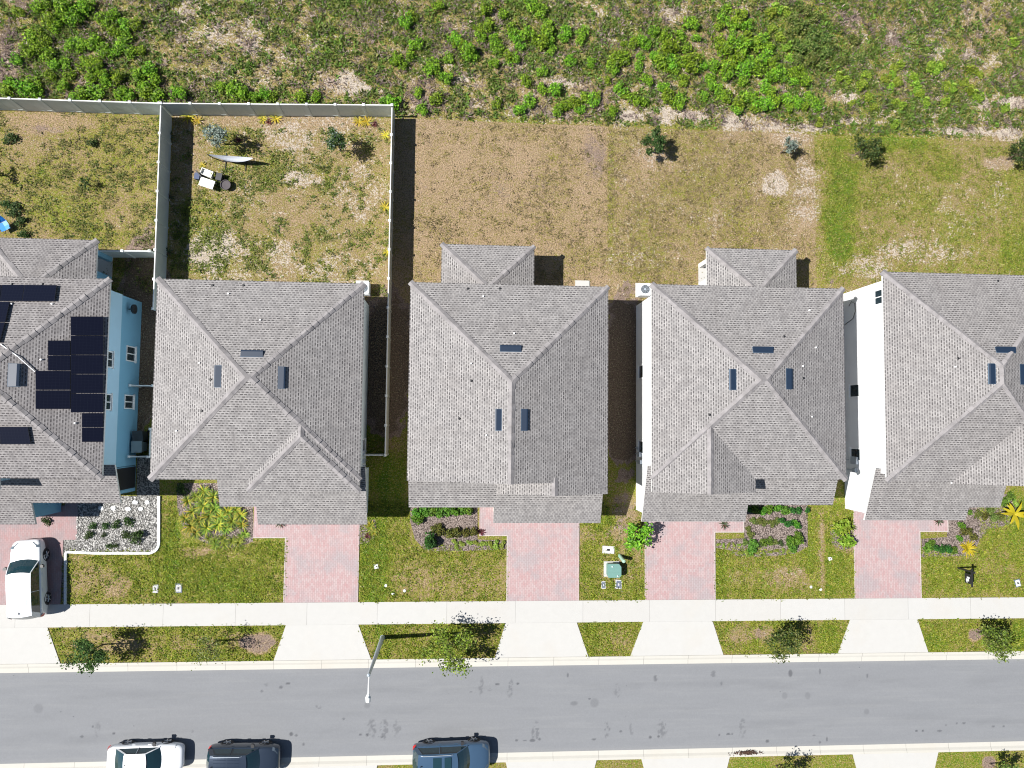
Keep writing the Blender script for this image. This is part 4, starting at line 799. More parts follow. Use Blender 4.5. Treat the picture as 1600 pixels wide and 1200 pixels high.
# clutter: white table, crate with plant, black items, pot
M_wt = plain('white_board', (.68, .67, .62), .7); M_bin = plain('charcoal_plastic', (.035, .035, .04), .5)
x, y = P(323, 286, .5); b = MB(); b.box(-.48, .48, -.29, .29, .46, .50)
for sx in (-.42, .42):
    for sy in (-.24, .24): b.box(sx - .02, sx + .02, sy - .02, sy + .02, 0, .459)
at(b, 'folding_table', M_wt, (x, y, 0), -.30, 'low white table beside the crates in the fenced back yard', 'table')
x, y = P(323, 270, .3); b = MB(); b.box(-.4, .4, -.22, .22, 0, .04); b.box(-.4, -.36, -.22, .22, .041, .36); b.box(.36, .4, -.22, .22, .041, .36); b.box(-.36, .36, -.22, -.18, .041, .36); b.box(-.36, .36, .18, .22, .041, .36); b.box(-.35, .35, -.17, .17, .041, .2)
at(b, 'planter_box', M_wt, (x, y, 0), -.35, 'white planter box between the low table and the fence corner', 'planter')
x, y = P(312, 273, .3); b = MB(); b.box(-.3, .3, -.035, .035, .0, .5); b.box(-.3, .3, -.2, .034, .0, .05); at(b, 'dark_plank', M_bin, (x, y, .0), -.85, 'dark plank leaning across the white planter box', 'plank')
x, y = P(309, 276, .2); b = MB(); b.box(-.16, .16, -.2, .2, 0, .34); b.box(-.17, .17, -.21, .21, .341, .37); at(b, 'storage_crate', plain('navy_plastic', (.04, .06, .13), .5), (x, y, 0), -.1, 'small navy crate at the left end of the white planter box', 'crate')
x, y = P(343, 277, .3); b = MB(); b.box(-.17, .17, -.22, .22, 0, .42); b.box(-.19, .19, -.24, .24, .421, .46); at(b, 'black_crate', M_bin, (x, y, 0), -.2, 'black crate at the right end of the white planter box', 'crate')
x, y = P(352.5, 289, .3); b = MB(); b.lathe([(.24, 0), (.33, .32), (.34, .36), (.30, .36), (.28, .30), (.02, .29)], 24); at(b, 'round_pot', plain('pot_brown', (.06, .05, .055), .7), (x, y, 0), 0, 'round dark pot right of the low white table', 'pot')
# blue object at the left edge
M_bluep = plain('blue_canvas', (.02, .22, .65), .5)
x, y = P(3, 352, .6); r = empty('camping_chair', (x, y, 0), .5, label='bright blue folding chair at the left edge by the patio', cat='chair')
b = MB(); b.grid([[(-.3, -.28, .40), (0, -.28, .37), (.3, -.28, .40)], [(-.3, 0, .37), (0, 0, .33), (.3, 0, .37)], [(-.3, .28, .42), (0, .28, .38), (.3, .28, .42)]]); b.build('seat', M_bluep, r)
b = MB(); b.grid([[(-.3, .28, .42), (0, .30, .40), (.3, .28, .42)], [(-.32, .40, .70), (0, .44, .68), (.32, .40, .70)], [(-.30, .50, .95), (0, .52, .93), (.30, .50, .95)]]); b.build('backrest', M_bluep, r)
for sx in (-.32, .32):
    for q in (((sx, -.3, 0), (sx, .3, .45)), ((sx, .3, 0), (sx, -.3, .55))): b = MB(); b.tube(q, .014, 6); b.build('leg', M_black, r)
# white stones on the gravel
ms_st = []
rngp = random.Random(4)
for i, (px, py) in enumerate([(158, 794), (177, 794), (200, 795), (220, 795), (211, 785), (230, 785)]):
    x, y = P(px, py, .05); b = MB(); n = 9; pts = [(.17 * math.cos(2 * PI * k / n) * rngp.uniform(.8, 1.15), .14 * math.sin(2 * PI * k / n) * rngp.uniform(.8, 1.15)) for k in range(n)]
    b.prism_z(pts, .0, .06); at(b, 'stepping_stone', M_lidw, (x, y, .02), rngp.uniform(-.4, .4), ['leftmost white stepping stone, half under the porch shadow', 'second white stepping stone of the lower row of four', 'third white stepping stone of the lower row of four', 'rightmost white stepping stone of the lower row of four', 'left one of the upper two white stepping stones', 'right one of the upper two white stepping stones'][i], 'stepping stone', 'white stepping stones across the gravel bed')
# scalloped edging of the gravel bed
b = MB(); pth = [P(px, py) for px, py in [(249, 775), (249, 848), (248, 854), (244, 860), (236, 864), (150, 864), (106, 862), (103.5, 864), (103, 944)]]
for (ax, ay), (bx, by) in zip(pth[:-1], pth[1:]):
    L = math.hypot(bx - ax, by - ay); n = max(1, int(L / .34)); dx, dy = (bx - ax) / L, (by - ay) / L
    for k in range(n):
        u0 = L * k / n; u1 = L * (k + 1) / n - .012; w = .075
        b.slab([(ax + dx * u0 + dy * w, ay + dy * u0 - dx * w, .12), (ax + dx * u1 + dy * w, ay + dy * u1 - dx * w, .12), (ax + dx * u1 - dy * w, ay + dy * u1 + dx * w, .12), (ax + dx * u0 - dy * w, ay + dy * u0 + dx * w, .12)], .14)
tag(b.build('bed_edging', M_lidw), 'white block edging round the gravel bed', 'edging')
# loose gravel stones
rng = np.random.default_rng(5); gx0, gy1 = P(122, 776); gx1, gy0 = P(247, 862); n = 3800; xs = rng.uniform(gx0, gx1, n); ys = rng.uniform(gy0, gy1, n); S = rng.uniform(.025, .065, n)
V = []; C = []
for x, y, s in zip(xs, ys, S):
    a = rng.uniform(0, PI); ca, sa = math.cos(a) * s, math.sin(a) * s; z = .03 + s * .5; k = rng.uniform(.6, .9)
    p = [(x + ca, y + sa), (x - sa * k, y + ca * k), (x - ca, y - sa), (x + sa * k, y - ca * k)]; c = rng.choice([.13, .22, .30, .38, .46]) * np.array([1, .97, .92])
    V.append([(q[0], q[1], z) for q in p]); C.append(c)
    for i in range(4): j = (i + 1) % 4; V.append([(p[i][0], p[i][1], z), (x + (p[i][0] - x) * 1.25, y + (p[i][1] - y) * 1.25, .01), (x + (p[j][0] - x) * 1.25, y + (p[j][1] - y) * 1.25, .01), (p[j][0], p[j][1], z)]); C.append(c * .9)
def attr_mat(name, rough=.9):
    m, t, b = mat(name); t.links.new(nd(t, 'ShaderNodeAttribute', attribute_name='Col').outputs['Color'], b.inputs['Base Color']); b.inputs['Roughness'].default_value = rough; return m
M_stone = attr_mat('stone'); o = bpy.data.objects.new('gravel_stones', quads_mesh('gravel_stones', np.array(V), np.array(C), M_stone)); col.objects.link(o); tag(o, 'loose pale gravel in the bed in front of the blue house', 'gravel', kind='stuff')

# ============================================================ PLANTS
PB = [(.185, .33, .018), (.13, .27, .014), (.26, .40, .03), (.07, .16, .010)]; WB = [4, 3, 2, 1]          # bright weedy green
PO = [(.125, .165, .03), (.08, .13, .022), (.19, .20, .06), (.05, .075, .018)]; WO = [3, 3, 2, 1]
PY = [(.22, .31, .03), (.15, .25, .02), (.30, .36, .06)]; WY = [3, 3, 1]
PD = [(.035, .075, .015), (.05, .10, .022), (.022, .045, .012), (.09, .13, .04)]; WD = [3, 3, 2, 1]
PS = [(.20, .25, .21), (.13, .17, .14), (.28, .32, .28), (.07, .10, .07)]; WS = [3, 3, 1, 1]
BR = [bush_mesh('bright_bush', 50 + i, .52, .55, 480, .066, PB + [(.10, .15, .03)], WB + [2], lobes=10, up=.6, spread=.72) for i in range(8)]
BO = [bush_mesh('olive_bush', 70 + i, .52, .5, 420, .065, PO, WO, lobes=8, up=.7) for i in range(3)]
BYl = [bush_mesh('yellow_bush', 80 + i, .52, .5, 280, .085, PY, WY, lobes=8, up=.7) for i in range(3)]
# bright weedy shrubs of the scrub field: (px, py, r_px)
Z1 = [(50,60,13),(62,75,11),(46,78,12),(76,86,11),(60,52,10),(72,66,10),(78,35,14),(88,42,10),(60,12,10),(72,8,9),(105,15,15),(115,30,13),(98,28,10),(130,15,12),(140,8,10),(165,30,12),(175,22,10),(180,50,11),(195,40,11),(210,38,10),(120,68,11),(135,74,12),(108,72,9),(150,65,11),(160,80,11),(178,85,10),(190,75,12),(205,82,11),(220,78,9),(198,62,11),(28,94,9),(85,100,10),(103,100,9),(135,105,13),(148,100,10),(142,118,12),(155,112,11),(165,120,10),(170,130,10),(186,124,11),(190,146,10),(200,150,10),(150,142,12),(132,146,12),(120,150,10),(10,142,12),(18,132,9),(45,140,14),(60,146,10),(53,128,10),(215,118,11),(237,110,12),(242,126,11),(232,146,12),(247,150,11),(226,140,10),(278,149,11),(345,138,9),(372,142,15),(384,148,9),(398,150,9),(415,148,9),(427,150,8),(470,150,11),(492,150,8),(108,118,9),(80,118,9),(98,134,9),(30,20,8)]
Z2 = [(650,70,11),(636,36,11),(683,12,9),(643,28,9),(709,62,10),(716,69,10),(730,82,13),(738,88,10),(724,78,9),(675,98,10),(672,112,10),(680,108,9),(698,122,11),(702,91,9),(760,16,11),(787,22,9),(762,40,12),(746,46,9),(751,58,9),(773,66,11),(776,76,9),(796,88,10),(772,98,8),(640,87,9),(618,92,11),(628,102,8),(617,160,12),(612,168,8),(660,172,9),(682,158,10),(654,145,9),(777,162,8),(598,158,6)]
Z3 = [(828,10,12),(845,18,11),(803,46,11),(806,56,10),(822,55,13),(832,60,10),(855,50,12),(856,40,10),(858,62,10),(846,68,12),(812,72,9),(862,78,9),(885,50,10),(880,60,8),(913,50,9),(908,65,8),(801,92,11),(891,96,10),(923,98,9),(847,112,10),(963,100,14),(972,92,12),(958,108,10),(970,84,9),(821,128,9),(866,142,12),(850,140,9),(828,158,10),(812,173,10),(874,174,10),(884,162,10),(898,160,10),(905,168,9),(914,152,9),(926,158,11),(930,148,8),(968,141,11),(976,146,8),(957,175,9),(991,156,11),(1004,158,10),(950,126,7),(1008,126,10),(1040,58,12),(1045,72,14),(1035,84,12),(1033,98,13),(1046,98,12),(1040,106,9),(1022,88,9),(1020,48,9),(1002,66,10),(1008,70,9),(992,70,9),(990,62,7),(1076,40,12),(1064,56,10),(1088,60,8),(1072,76,10),(1060,96,10),(1085,102,15),(1076,96,11),(1095,104,10),(1055,110,8),(1068,126,10),(1036,134,9),(1046,152,11),(1058,162,11),(1064,154,9),(1100,150,8),(1000,88,7),(1000,104,8),(975,66,6)]
Z4 = [(1120,65,12),(1130,80,13),(1152,30,13),(1160,22,10),(1145,44,10),(1166,40,11),(1130,32,10),(1124,40,9),(1145,66,13),(1160,62,11),(1160,78,13),(1150,90,14),(1136,100,13),(1133,114,13),(1160,110,16),(1170,98,12),(1184,110,14),(1195,92,12),(1180,72,12),(1196,78,11),(1114,104,10),(1110,120,9),(1118,138,11),(1126,148,10),(1138,152,10),(1112,130,8),(1160,130,10),(1154,163,12),(1163,152,10),(1150,172,9),(1176,150,10),(1188,162,13),(1180,170,9),(1196,136,11),(1200,162,11),(1206,100,12),(1214,114,12),(1204,118,11),(1222,120,9),(1240,116,11),(1240,128,9),(1258,126,11),(1250,112,9),(1212,160,12),(1204,146,11),(1228,156,11),(1230,166,9),(1245,160,11),(1256,166,8),(1268,160,10),(1276,166,8),(1262,152,8),(1190,60,10),(1135,12,9)]
Z5 = [(1215,12,10),(1230,18,9),(1205,22,10),(1205,46,9),(1220,60,9),(1235,90,9),(1230,72,9),(1312,120,9),(1322,124,8),(1345,134,10),(1352,118,9),(1386,122,9),(1396,116,8),(1400,106,9),(1406,100,8),(1403,130,9),(1394,136,8),(1430,134,10),(1438,144,9),(1452,104,10),(1464,110,10),(1470,104,9),(1430,120,8),(1424,116,7),(1480,136,9),(1490,138,8),(1508,128,8),(1514,142,10),(1524,148,9),(1520,108,9),(1530,116,8),(1532,152,8),(1448,160,9),(1478,160,9),(1364,168,8),(1400,158,8),(1410,166,8),(1280,190,9),(1398,194,8),(1572,168,8),(1356,150,8),(1332,162,7),(1585,66,9)]
Z6 = [(1232,60,13),(1250,42,14),(1265,54,13),(1245,76,13),(1270,72,14),(1286,60,12),(1290,84,12),(1268,96,12),(1246,96,11),(1282,104,11),(1240,30,11),(1300,74,10),(1256,16,11),(1270,26,10),(1318,96,10),(1335,62,9),(1345,90,9)]
rnd = random.Random(7)
def shrub_row(lst, meshes, lab, grp, big='large', small='small', prefix='shrub', cat='shrub'):
    for (px, py, rp) in lst:
        x, y = P(px, py, .2); o = bpy.data.objects.new(prefix, rnd.choice(meshes)); col.objects.link(o)
        s = rp / 23.2 / .52 * 1.16; o.location = (x, y, -.03); o.scale = (s * rnd.uniform(.92, 1.1), s * rnd.uniform(.92, 1.1), s * rnd.uniform(.85, 1.25)); o.rotation_euler = (0, 0, rnd.uniform(0, 6.28))
        h_ = next(t for lim, t in ((130, 'above the leftmost fenced yard'), (245, 'left of the corner between both fenced yards'), (420, 'above the left half of the hammock yard'), (600, 'above the right half of the hammock yard'), (700, 'just right of the outer fence corner'), (800, 'above the left part of the driest yard'), (900, 'above the right part of the driest yard'),
            (990, 'left of the round dark green tree line'), (1070, 'above the round dark green tree'), (1135, 'right of the round dark green tree line'), (1190, 'left above the silver grey sapling'), (1245, 'above the silver grey sapling'), (1310, 'above the narrow bright lawn strip'), (1400, 'above the spreading dark green tree'), (1490, 'right of the spreading dark green tree'), (1700, 'at the right end of the scrub')) if px < lim)
        v_ = 'at the top edge' if py < 32 else 'in the upper scrub' if py < 68 else 'in the middle scrub' if py < 104 else 'in the lower scrub' if py < 138 else 'along the scrub foot'
        tag(o, (big if rp >= 11 else small) + ' ' + lab + ' ' + v_ + ', ' + h_, cat, 'scrub shrubs ' + h_)
shrub_row(Z1, BR, 'bright green shrub', 'shrubs behind the fences')
shrub_row(Z2, BR, 'bright green shrub', 'shrubs right of the fence corner')
shrub_row(Z3, BR, 'bright green shrub', 'shrubs above the dry yards')
shrub_row(Z4, BR, 'bright green shrub', 'shrubs in the dense clump')
shrub_row(Z5, BYl, 'yellow green shrub', 'yellow green shrubs')
shrub_row(Z6, BO, 'dark olive shrub', 'dark olive shrubs')
# weeds: nobody could count them
def weeds(name, n, area, mask, seed, label, pal, wts, hmax=.28, ln=(.10, .28), per=9, wd=.025):
    rng = np.random.default_rng(seed); x0, x1, y0, y1 = area; xs = rng.uniform(x0, x1, n * 4); ys = rng.uniform(y0, y1, n * 4); k = mask(xs, ys, rng)[:n * 4]; xs, ys = xs[k][:n], ys[k][:n]
    m = len(xs); c = colors(rng, m, pal, wts, .35); sz = rng.uniform(.6, 1.5, m) ** 1.5
    X = np.repeat(xs, per); Y = np.repeat(ys, per); Sz = np.repeat(sz, per); a = rng.uniform(0, 2 * PI, m * per); r0 = rng.uniform(0, .07, m * per) * Sz; L = rng.uniform(ln[0], ln[1], m * per) * Sz; e = rng.uniform(.25, 1.1, m * per)
    d = np.stack([np.cos(a), np.sin(a), np.zeros_like(a)], 1); s = np.stack([-d[:, 1], d[:, 0], np.zeros_like(a)], 1)
    B = np.stack([X, Y, np.full_like(X, .01)], 1) + d * r0[:, None]; W = (wd * Sz * rng.uniform(.7, 1.4, m * per))[:, None]
    M_ = B + d * (L * np.cos(e) * .55)[:, None] + np.array([0, 0, 1]) * (L * np.sin(e) * .7)[:, None]; T = B + d * (L * np.cos(e))[:, None] + np.array([0, 0, 1]) * (L * np.sin(e) * .75)[:, None]
    Q = np.stack([B, M_ - s * W, T, M_ + s * W], 1); C = np.repeat(c, per, 0) * rng.uniform(.8, 1.2, (m * per, 1))
    o = bpy.data.objects.new(name, quads_mesh(name, Q, C, M_leafv)); col.objects.link(o); return tag(o, label, name.replace('_', ' '), kind='stuff')
def mk_field(th, sgn=1, kk=1.0):
    def f(x, y, rng):
        g, s, b = cover(x, y, True); v = g * 1.0 - s * .7 - b * .35 + (vnoise(x, y, 2.6, 33) - .5) * 1.3 * kk; return v + rng.uniform(-.25, .25, len(x)) > th
    return f
weeds('weeds', 34000, (-37, 48, 20.95, 36), mk_field(.12), 1, 'low green weeds covering the scrub field', PO + [(.11, .20, .025)], [3, 2, 2, .6, 4], per=7, wd=.026, ln=(.08, .24))
weeds('dead_brush', 8000, (-37, 48, 20.95, 36), lambda x, y, rng: (cover(x, y, True)[2] + rng.uniform(-.25, .25, len(x))) > .28, 2, 'dry brown dead brush lying in the scrub field', [(.24, .18, .16), (.17, .125, .11), (.34, .27, .22)], [2, 2, 1], per=9, wd=.016)
def lot_mask(x0, x1, y0, y1, th):
    def f(x, y, rng):
        g, s, b = cover(x, y, False); return ((g - s * .2 + (vnoise(x, y, 1.9, 44) - .5) * 1.1 + rng.uniform(-.2, .2, len(x))) > th) & (x > x0) & (x < x1) & (y > y0) & (y < y1)
    return f
weeds('yard_weeds', 4200, (-19.4, -5.1, 8.3, 20.4), lot_mask(-19.4, -5.1, 8.3, 20.4, .40), 3, 'low weeds across the fenced yard with the hammock', PO + [(.16, .19, .03)], [3, 2, 3, .5, 4], per=6, ln=(.05, .13), wd=.02)
weeds('yard_grass', 4200, (-33, -19.9, 8.3, 20.2), lot_mask(-33, -19.9, 8.3, 20.2, .42), 4, 'patchy grass tufts of the leftmost back yard', PO + [(.16, .15, .05)], [2, 2, 4, 0.5, 3], per=6, ln=(.05, .12), wd=.018)
weeds('dry_grass', 7000, (-3.6, 24.7, 8.6, 20.6), lot_mask(-3.6, 24.7, 8.4, 20.6, .18), 5, 'dry yellow grass tufts of the two unfenced yards', [(.29, .22, .13), (.22, .18, .08), (.38, .30, .19), (.16, .15, .04)], [3, 3, 1, 1], per=6, ln=(.05, .11), wd=.016)
weeds('green_grass', 7000, (24.8, 45, 9.9, 20.4), lot_mask(24.8, 45, 9.8, 20.4, .38), 6, 'yellow green grass tufts of the rightmost back yard', [(.20, .22, .035), (.15, .19, .025), (.28, .26, .08)], [3, 3, 1], per=6, ln=(.05, .13), wd=.018)
def front_mask(x, y, rng):
    k = np.ones(len(x), bool)
    for (a, c, y0, y1) in [(-33.3, X_(125, 900), -12, -4), (X_(396, 900) - 0, X_(560, 900), -12, -4), (X_(749, 900), X_(904, 900), -12, -4), (X_(1008, 900), X_(1161, 900), -12, -4), (X_(1335, 900), X_(1480, 900), -12, -4)]: pass
    for (a, c) in ((X_(446, 900), X_(560, 900)), (X_(793, 900), X_(904, 900)), (X_(1008, 900), X_(1116, 900)), (X_(1335, 900), X_(1437, 900)), (-40, X_(97, 900))): k &= ~((x > a - .02) & (x < c + .05) & (y > -12))
    for (a, c, y0) in ((X_(97, 900), X_(250, 860), -8.45), (X_(276, 860), X_(446, 860), -8.0), (X_(640, 860), X_(793, 860), -8.2), (X_(1116, 860), X_(1262, 860), -8.4), (X_(1437, 860), X_(1530, 860), -8.4)): k &= ~((x > a) & (x < c) & (y > y0))
    k &= ~((y > YS0 - .005) & (y < YS1 + .005))
    for (a0, a1), (c0, c1) in AP:
        u = np.clip((YS0 - y) / (YS0 - YK1), 0, 1); lo = X_(a0, 973) * (1 - u) + X_(c0, 1025) * u; hi = X_(a1, 973) * (1 - u) + X_(c1, 1025) * u; k &= ~((y < YS0) & (x > lo - .03) & (x < hi + .03))
    g, s, b = cover(x, y, False); return k & ((g + (vnoise(x, y, 1.9, 45) - .5) * .8 + rng.uniform(-.25, .25, len(x))) > .42)
weeds('lawn_grass', 21000, (-33, 45, YK1 + .01, -5.3), front_mask, 7, 'short green grass of the front lawns and verges', [(.18, .22, .02), (.12, .18, .014), (.27, .26, .05), (.22, .24, .025)], [3, 3, 1, 2], per=6, ln=(.05, .11), wd=.018)

# trees: trunk with limbs, and a crown of leaf clusters
def tree(px, py, h, r, label, pal=PD, wts=WD, n=1100, ls=.075, seed=1, dense=1.0, tall=1.0, cat='tree', grp='young trees of the yards and verge', stake=False, lean=(0, 0)):
    x, y = P(px, py); rng = np.random.default_rng(seed); root = empty('tree', (x, y, 0), label=label, cat=cat, group=grp); b = MB(); hb = h * .42
    b.tube([(0, 0, -.1), (.03 + lean[0] * .4, .02 + lean[1] * .4, hb * .6), (lean[0], lean[1], hb), (lean[0] * 1.2, lean[1] * 1.2, h * .85)], [.055, .045, .038, .012], 8); tips = []
    for k in range(int(9)):
        a = 2 * PI * (k * .382 + rng.uniform(-.08, .08)); z0 = hb * rng.uniform(.8, 1.25); rr = r * rng.uniform(.55, .95); z1 = z0 + (h - z0) * rng.uniform(.3, .85)
        c = np.array([lean[0], lean[1], 0]); m_ = c + [rr * .5 * math.cos(a), rr * .5 * math.sin(a), z0 + (z1 - z0) * .6]; e = c + [rr * math.cos(a), rr * math.sin(a), z1]
        b.tube([tuple(c + [0, 0, z0]), tuple(m_), tuple(e)], [.022, .014, .005], 5, caps=False); tips += [e, m_ * .5 + e * .5]
    b.build('trunk', M_wood, root)
    tips += [np.array([lean[0], lean[1], h * .9]), np.array([lean[0], lean[1], h * .7])]; tips = np.array(tips); per = n
    ci = rng.integers(len(tips), size=per); C = tips[ci] + rng.normal(size=(per, 3)) * np.array([.17, .17, .15 * tall]) * r * (1.0 / dense); C[:, 2] = np.clip(C[:, 2], hb * .5, h * 1.08)
    S = rng.uniform(.6, 1.3, per) * ls; me = quads_mesh('crown', leaf_quads(rng, C, S, .45), colors(rng, per, pal, wts, .3), M_leaf)
    o = bpy.data.objects.new('crown', me); col.objects.link(o); o.parent = root; return root
tree(160, 1007, 2.9, 1.15, 'green young tree leaning over the kerb by the leftmost apron', seed=11, n=1600, pal=PD + [(.08, .14, .03)], wts=[2, 3, 1, 1, 3])
tree(338, 1001, 2.5, 1.0, 'thin sparse young tree left of the mulch ring on the left verge', seed=12, n=520, pal=[(.14, .20, .05), (.09, .14, .03), (.22, .26, .12)], wts=[2, 2, 1], ls=.06)
tree(700, 998, 2.9, 1.55, 'broad yellow green young tree on the verge by the street lamp', seed=13, n=2000, pal=PY + PO, wts=[3, 3, 1, 2, 2, 1, 1], ls=.08)
tree(1205, 992, 2.7, 1.05, 'young tree on the verge in front of the white house', seed=14, n=1500, pal=PO + PD, wts=[3, 2, 3, 1, 2, 2, 0, 1])
tree(1526, 988, 2.6, 1.15, 'young tree in a mulch ring on the right verge', seed=15, n=1800, pal=PO + [(.13, .19, .02)], wts=[2, 2, 1, 1, 4])
tree(1212, 1196, 2.3, .9, 'young tree cut off by the bottom edge, left of its twin', seed=16, n=800, pal=PO, wts=WO); tree(1546, 1193, 2.4, .9, 'young tree in mulch cut off by the bottom edge at right', seed=17, n=800, pal=PO, wts=WO)
G2 = 'young trees in the back yards'
tree(1013, 238, 2.4, .78, 'round dark green little tree in the dry yard of the white house', seed=21, n=1500, dense=1.15, grp=G2)
tree(1219, 239, 1.9, .5, 'spindly silver grey sapling near the corner of two yards', seed=22, n=420, pal=PS, wts=WS, grp=G2, lean=(.1, .0))
tree(1337, 241, 2.2, 1.05, 'spreading dark green tree above the bright green lawn strip', seed=23, n=1300, grp=G2, pal=PD + PO, wts=[3, 3, 1, 1, 1, 1, 1, 0])
tree(1572, 249, 2.1, .85, 'dark green tree cut off by the right edge of the photo', seed=24, n=1000, grp=G2)
tree(532, 236, 2.5, .68, 'narrow drooping green tree at the right of the fenced back yard', seed=25, n=1000, pal=PD + PS, wts=[3, 3, 1, 2, 1, 1, 0, 1], tall=2.2, grp=G2)
tree(352, 226, 2.4, .72, 'silvery grey tree above the hammock', seed=26, n=800, pal=PS, wts=WS, tall=2.0, grp=G2)
tree(142, 291, 1.1, .35, 'tiny staked sapling in the leftmost back yard', seed=27, n=70, pal=PD, wts=WD, grp=G2); tree(-3, 275, 1.5, .6, 'staked sapling at the left edge of the leftmost back yard', seed=28, n=200, pal=PO, wts=WO, grp=G2)

# spiky plants
def spiky_mesh(name, seed, n, ln, wd, pal, wts, el=(.15, 1.25), droop=.5, layers=1):
    rng = np.random.default_rng(seed); Q = blade_quads(rng, n, ln, wd, el=el, droop=droop); k = len(Q) // n; c = np.repeat(colors(rng, n, pal, wts, .2), k, 0); return quads_mesh(name, Q, c, M_leaf)
def put(name, me, px, py, s, label, cat, grp, z=0.0, zz=.2, sz=None):
    x, y = P(px, py, zz); o = bpy.data.objects.new(name, me); col.objects.link(o); o.location = (x, y, z); o.scale = (s, s, sz or s); o.rotation_euler = (0, 0, rnd.uniform(0, 6.28)); return tag(o, label, cat, grp)
PYB = [(.52, .40, .03), (.40, .33, .05), (.30, .30, .05)]; PG = [(.12, .20, .02), (.20, .27, .03), (.30, .33, .05), (.07, .12, .02)]
sp_y = spiky_mesh('bromeliad_leaves', 1, 22, .5, .032, PYB, [4, 2, 1], el=(.1, .9)); sp_d = spiky_mesh('dark_spikes', 2, 18, .5, .03, [(.06, .085, .04), (.10, .11, .06), (.14, .05, .04)], [3, 2, 1])
sp_g = [spiky_mesh('green_spikes', 3 + i, 26, .62, .035, PG, [3, 3, 2, 1]) for i in range(3)]; sp_r = spiky_mesh('red_spikes', 9, 16, .3, .03, [(.13, .03, .03), (.09, .04, .03)], [2, 1])
for i, (px, py, s, l) in enumerate([(293, 181, 1.1, 'yellow spiky plant in the left corner of the fenced yard'), (308, 187, .9, 'yellow spiky plant just right of the corner one by the fence'), (409, 185, .8, 'left one of a pair of yellow spiky plants along the back fence'), (430, 183, 1.0, 'right one of a pair of yellow spiky plants along the back fence'),
        (560, 188, .9, 'left one of two yellow spiky plants near the right fence corner'), (573, 189, 1.1, 'right one of two yellow spiky plants near the right fence corner'), (603, 210, .8, 'yellow spiky plant beside the top of the right side fence'), (602, 323, .9, 'yellow green spiky plant halfway down the right side fence'), (604, 394, .7, 'small yellow green spiky plant low on the right side fence'), (315, 257, .6, 'small yellow spiky plant above the white planter box')]):
    put('spiky_plant', sp_y, px, py, s, l, 'plant', 'yellow spiky plants in the fenced yard')
for px, py, l in [(265, 212, 'dark spiky plant in the fence shadow, topmost of three'), (264, 307, 'dark spiky plant in the fence shadow, middle of three'), (262, 393, 'dark spiky plant in the fence shadow, lowest of three')]: put('spiky_plant', sp_d, px, py, 1.0, l, 'plant', 'dark spiky plants in the fence shadow')
for px, py, l in [(371, 218, 'small dark red plant right of the silver tree'), (419, 189, 'dark red plant between the paired yellow spiky plants'), (585, 193, 'dark red plant right of the yellow spiky pair in the fence corner')]: put('red_plant', sp_r, px, py, 1.0, l, 'plant', 'small dark red plants')
put('planted_herb', sp_g[0], 331, 271, .38, 'yellow green herb growing in the white planter box', 'plant', None, z=.2, zz=.4)
bd = [bush_mesh('dark_bush', 90 + i, .5, .45, 260, .07, PD, WD, up=.6) for i in range(3)]
for px, py, r_, l in [(15, 216, 13, 'flat dark weed clump near the left edge under the back fence'), (145, 223, 9, 'lone dark green weed tuft in the leftmost back yard'), (22, 328, 14, 'bushy dark plant above the blue chair'), (32, 346, 11, 'dark plant right of the blue chair'), (36, 366, 9, 'dark green plant against the patio roof edge by the blue chair'), (10, 318, 9, 'dark weedy plant at the left edge above the blue chair')]: put('garden_plant', rnd.choice(bd), px, py, r_ / 12, l, 'plant', 'dark plants in the leftmost back yard', sz=.8)
# bed of the pale blue house: named places
PGB = 'plants in the bed of the pale blue house'; XL = 'mixed yellow and green spiky plant in the bed of the pale blue house'
sp_m = [spiky_mesh('mixed_spikes', 30 + i, 34, .66, .042, PG + [(.42, .36, .04)], [3, 3, 2, 1, 2 if i else 4], el=(.2, 1.35)) for i in range(3)]
for px, py, s in [(318, 768, .9), (305, 776, .8), (333, 776, .9), (292, 783, .8), (318, 790, 1.1), (335, 795, 1.1), (300, 800, .9), (326, 806, 1.1), (345, 808, 1.0), (310, 815, 1.0), (298, 822, 1.1), (322, 825, 1.0), (340, 820, 1.0), (356, 800, .9), (362, 815, 1.0), (353, 825, .9), (375, 805, .9), (377, 820, .8), (305, 832, .9), (288, 810, .8), (315, 780, .9), (350, 785, .7), (368, 797, .8)]:
    put('spiky_plant', rnd.choice(sp_m), px, py, s, 'yellow and green spiky plant, ' + ('upper ' if py < 788 else 'middle ' if py < 812 else 'lower ') + ('left' if px < 312 else 'centre' if px < 340 else 'right') + ' of the bed beside the pale blue house', 'plant', PGB)
for px, py, s in [(325, 842, .75), (335, 846, .75), (348, 842, .8), (350, 852, .75), (362, 846, .8), (372, 848, .8), (336, 852, .7), (382, 835, .7), (376, 840, .7)]: put('spiky_plant', rnd.choice(sp_g), px, py, s, 'low pale green spiky plant along the front rim of the same bed', 'plant', 'low plants on the front rim of the bed')
put('shrub', bd[0], 285, 764, .95, 'dark green shrub at the shaded upper left corner of the spiky bed', 'shrub', None, sz=1.2)
# planting between drive and middle house
for px, py, s, l in [(579, 822, .7, 'yellow and green spiky plant right of the pale blue house drive'), (584, 832, .5, 'green spiky plant just below the yellow one by the drive'), (574, 838, .5, 'dark reddish plant in the small bed right of the drive')]: put('spiky_plant', sp_m[0] if 'dark' not in l else sp_r, px, py, s * (1 if 'dark' not in l else 2), l, 'plant', 'plants right of the first drive')
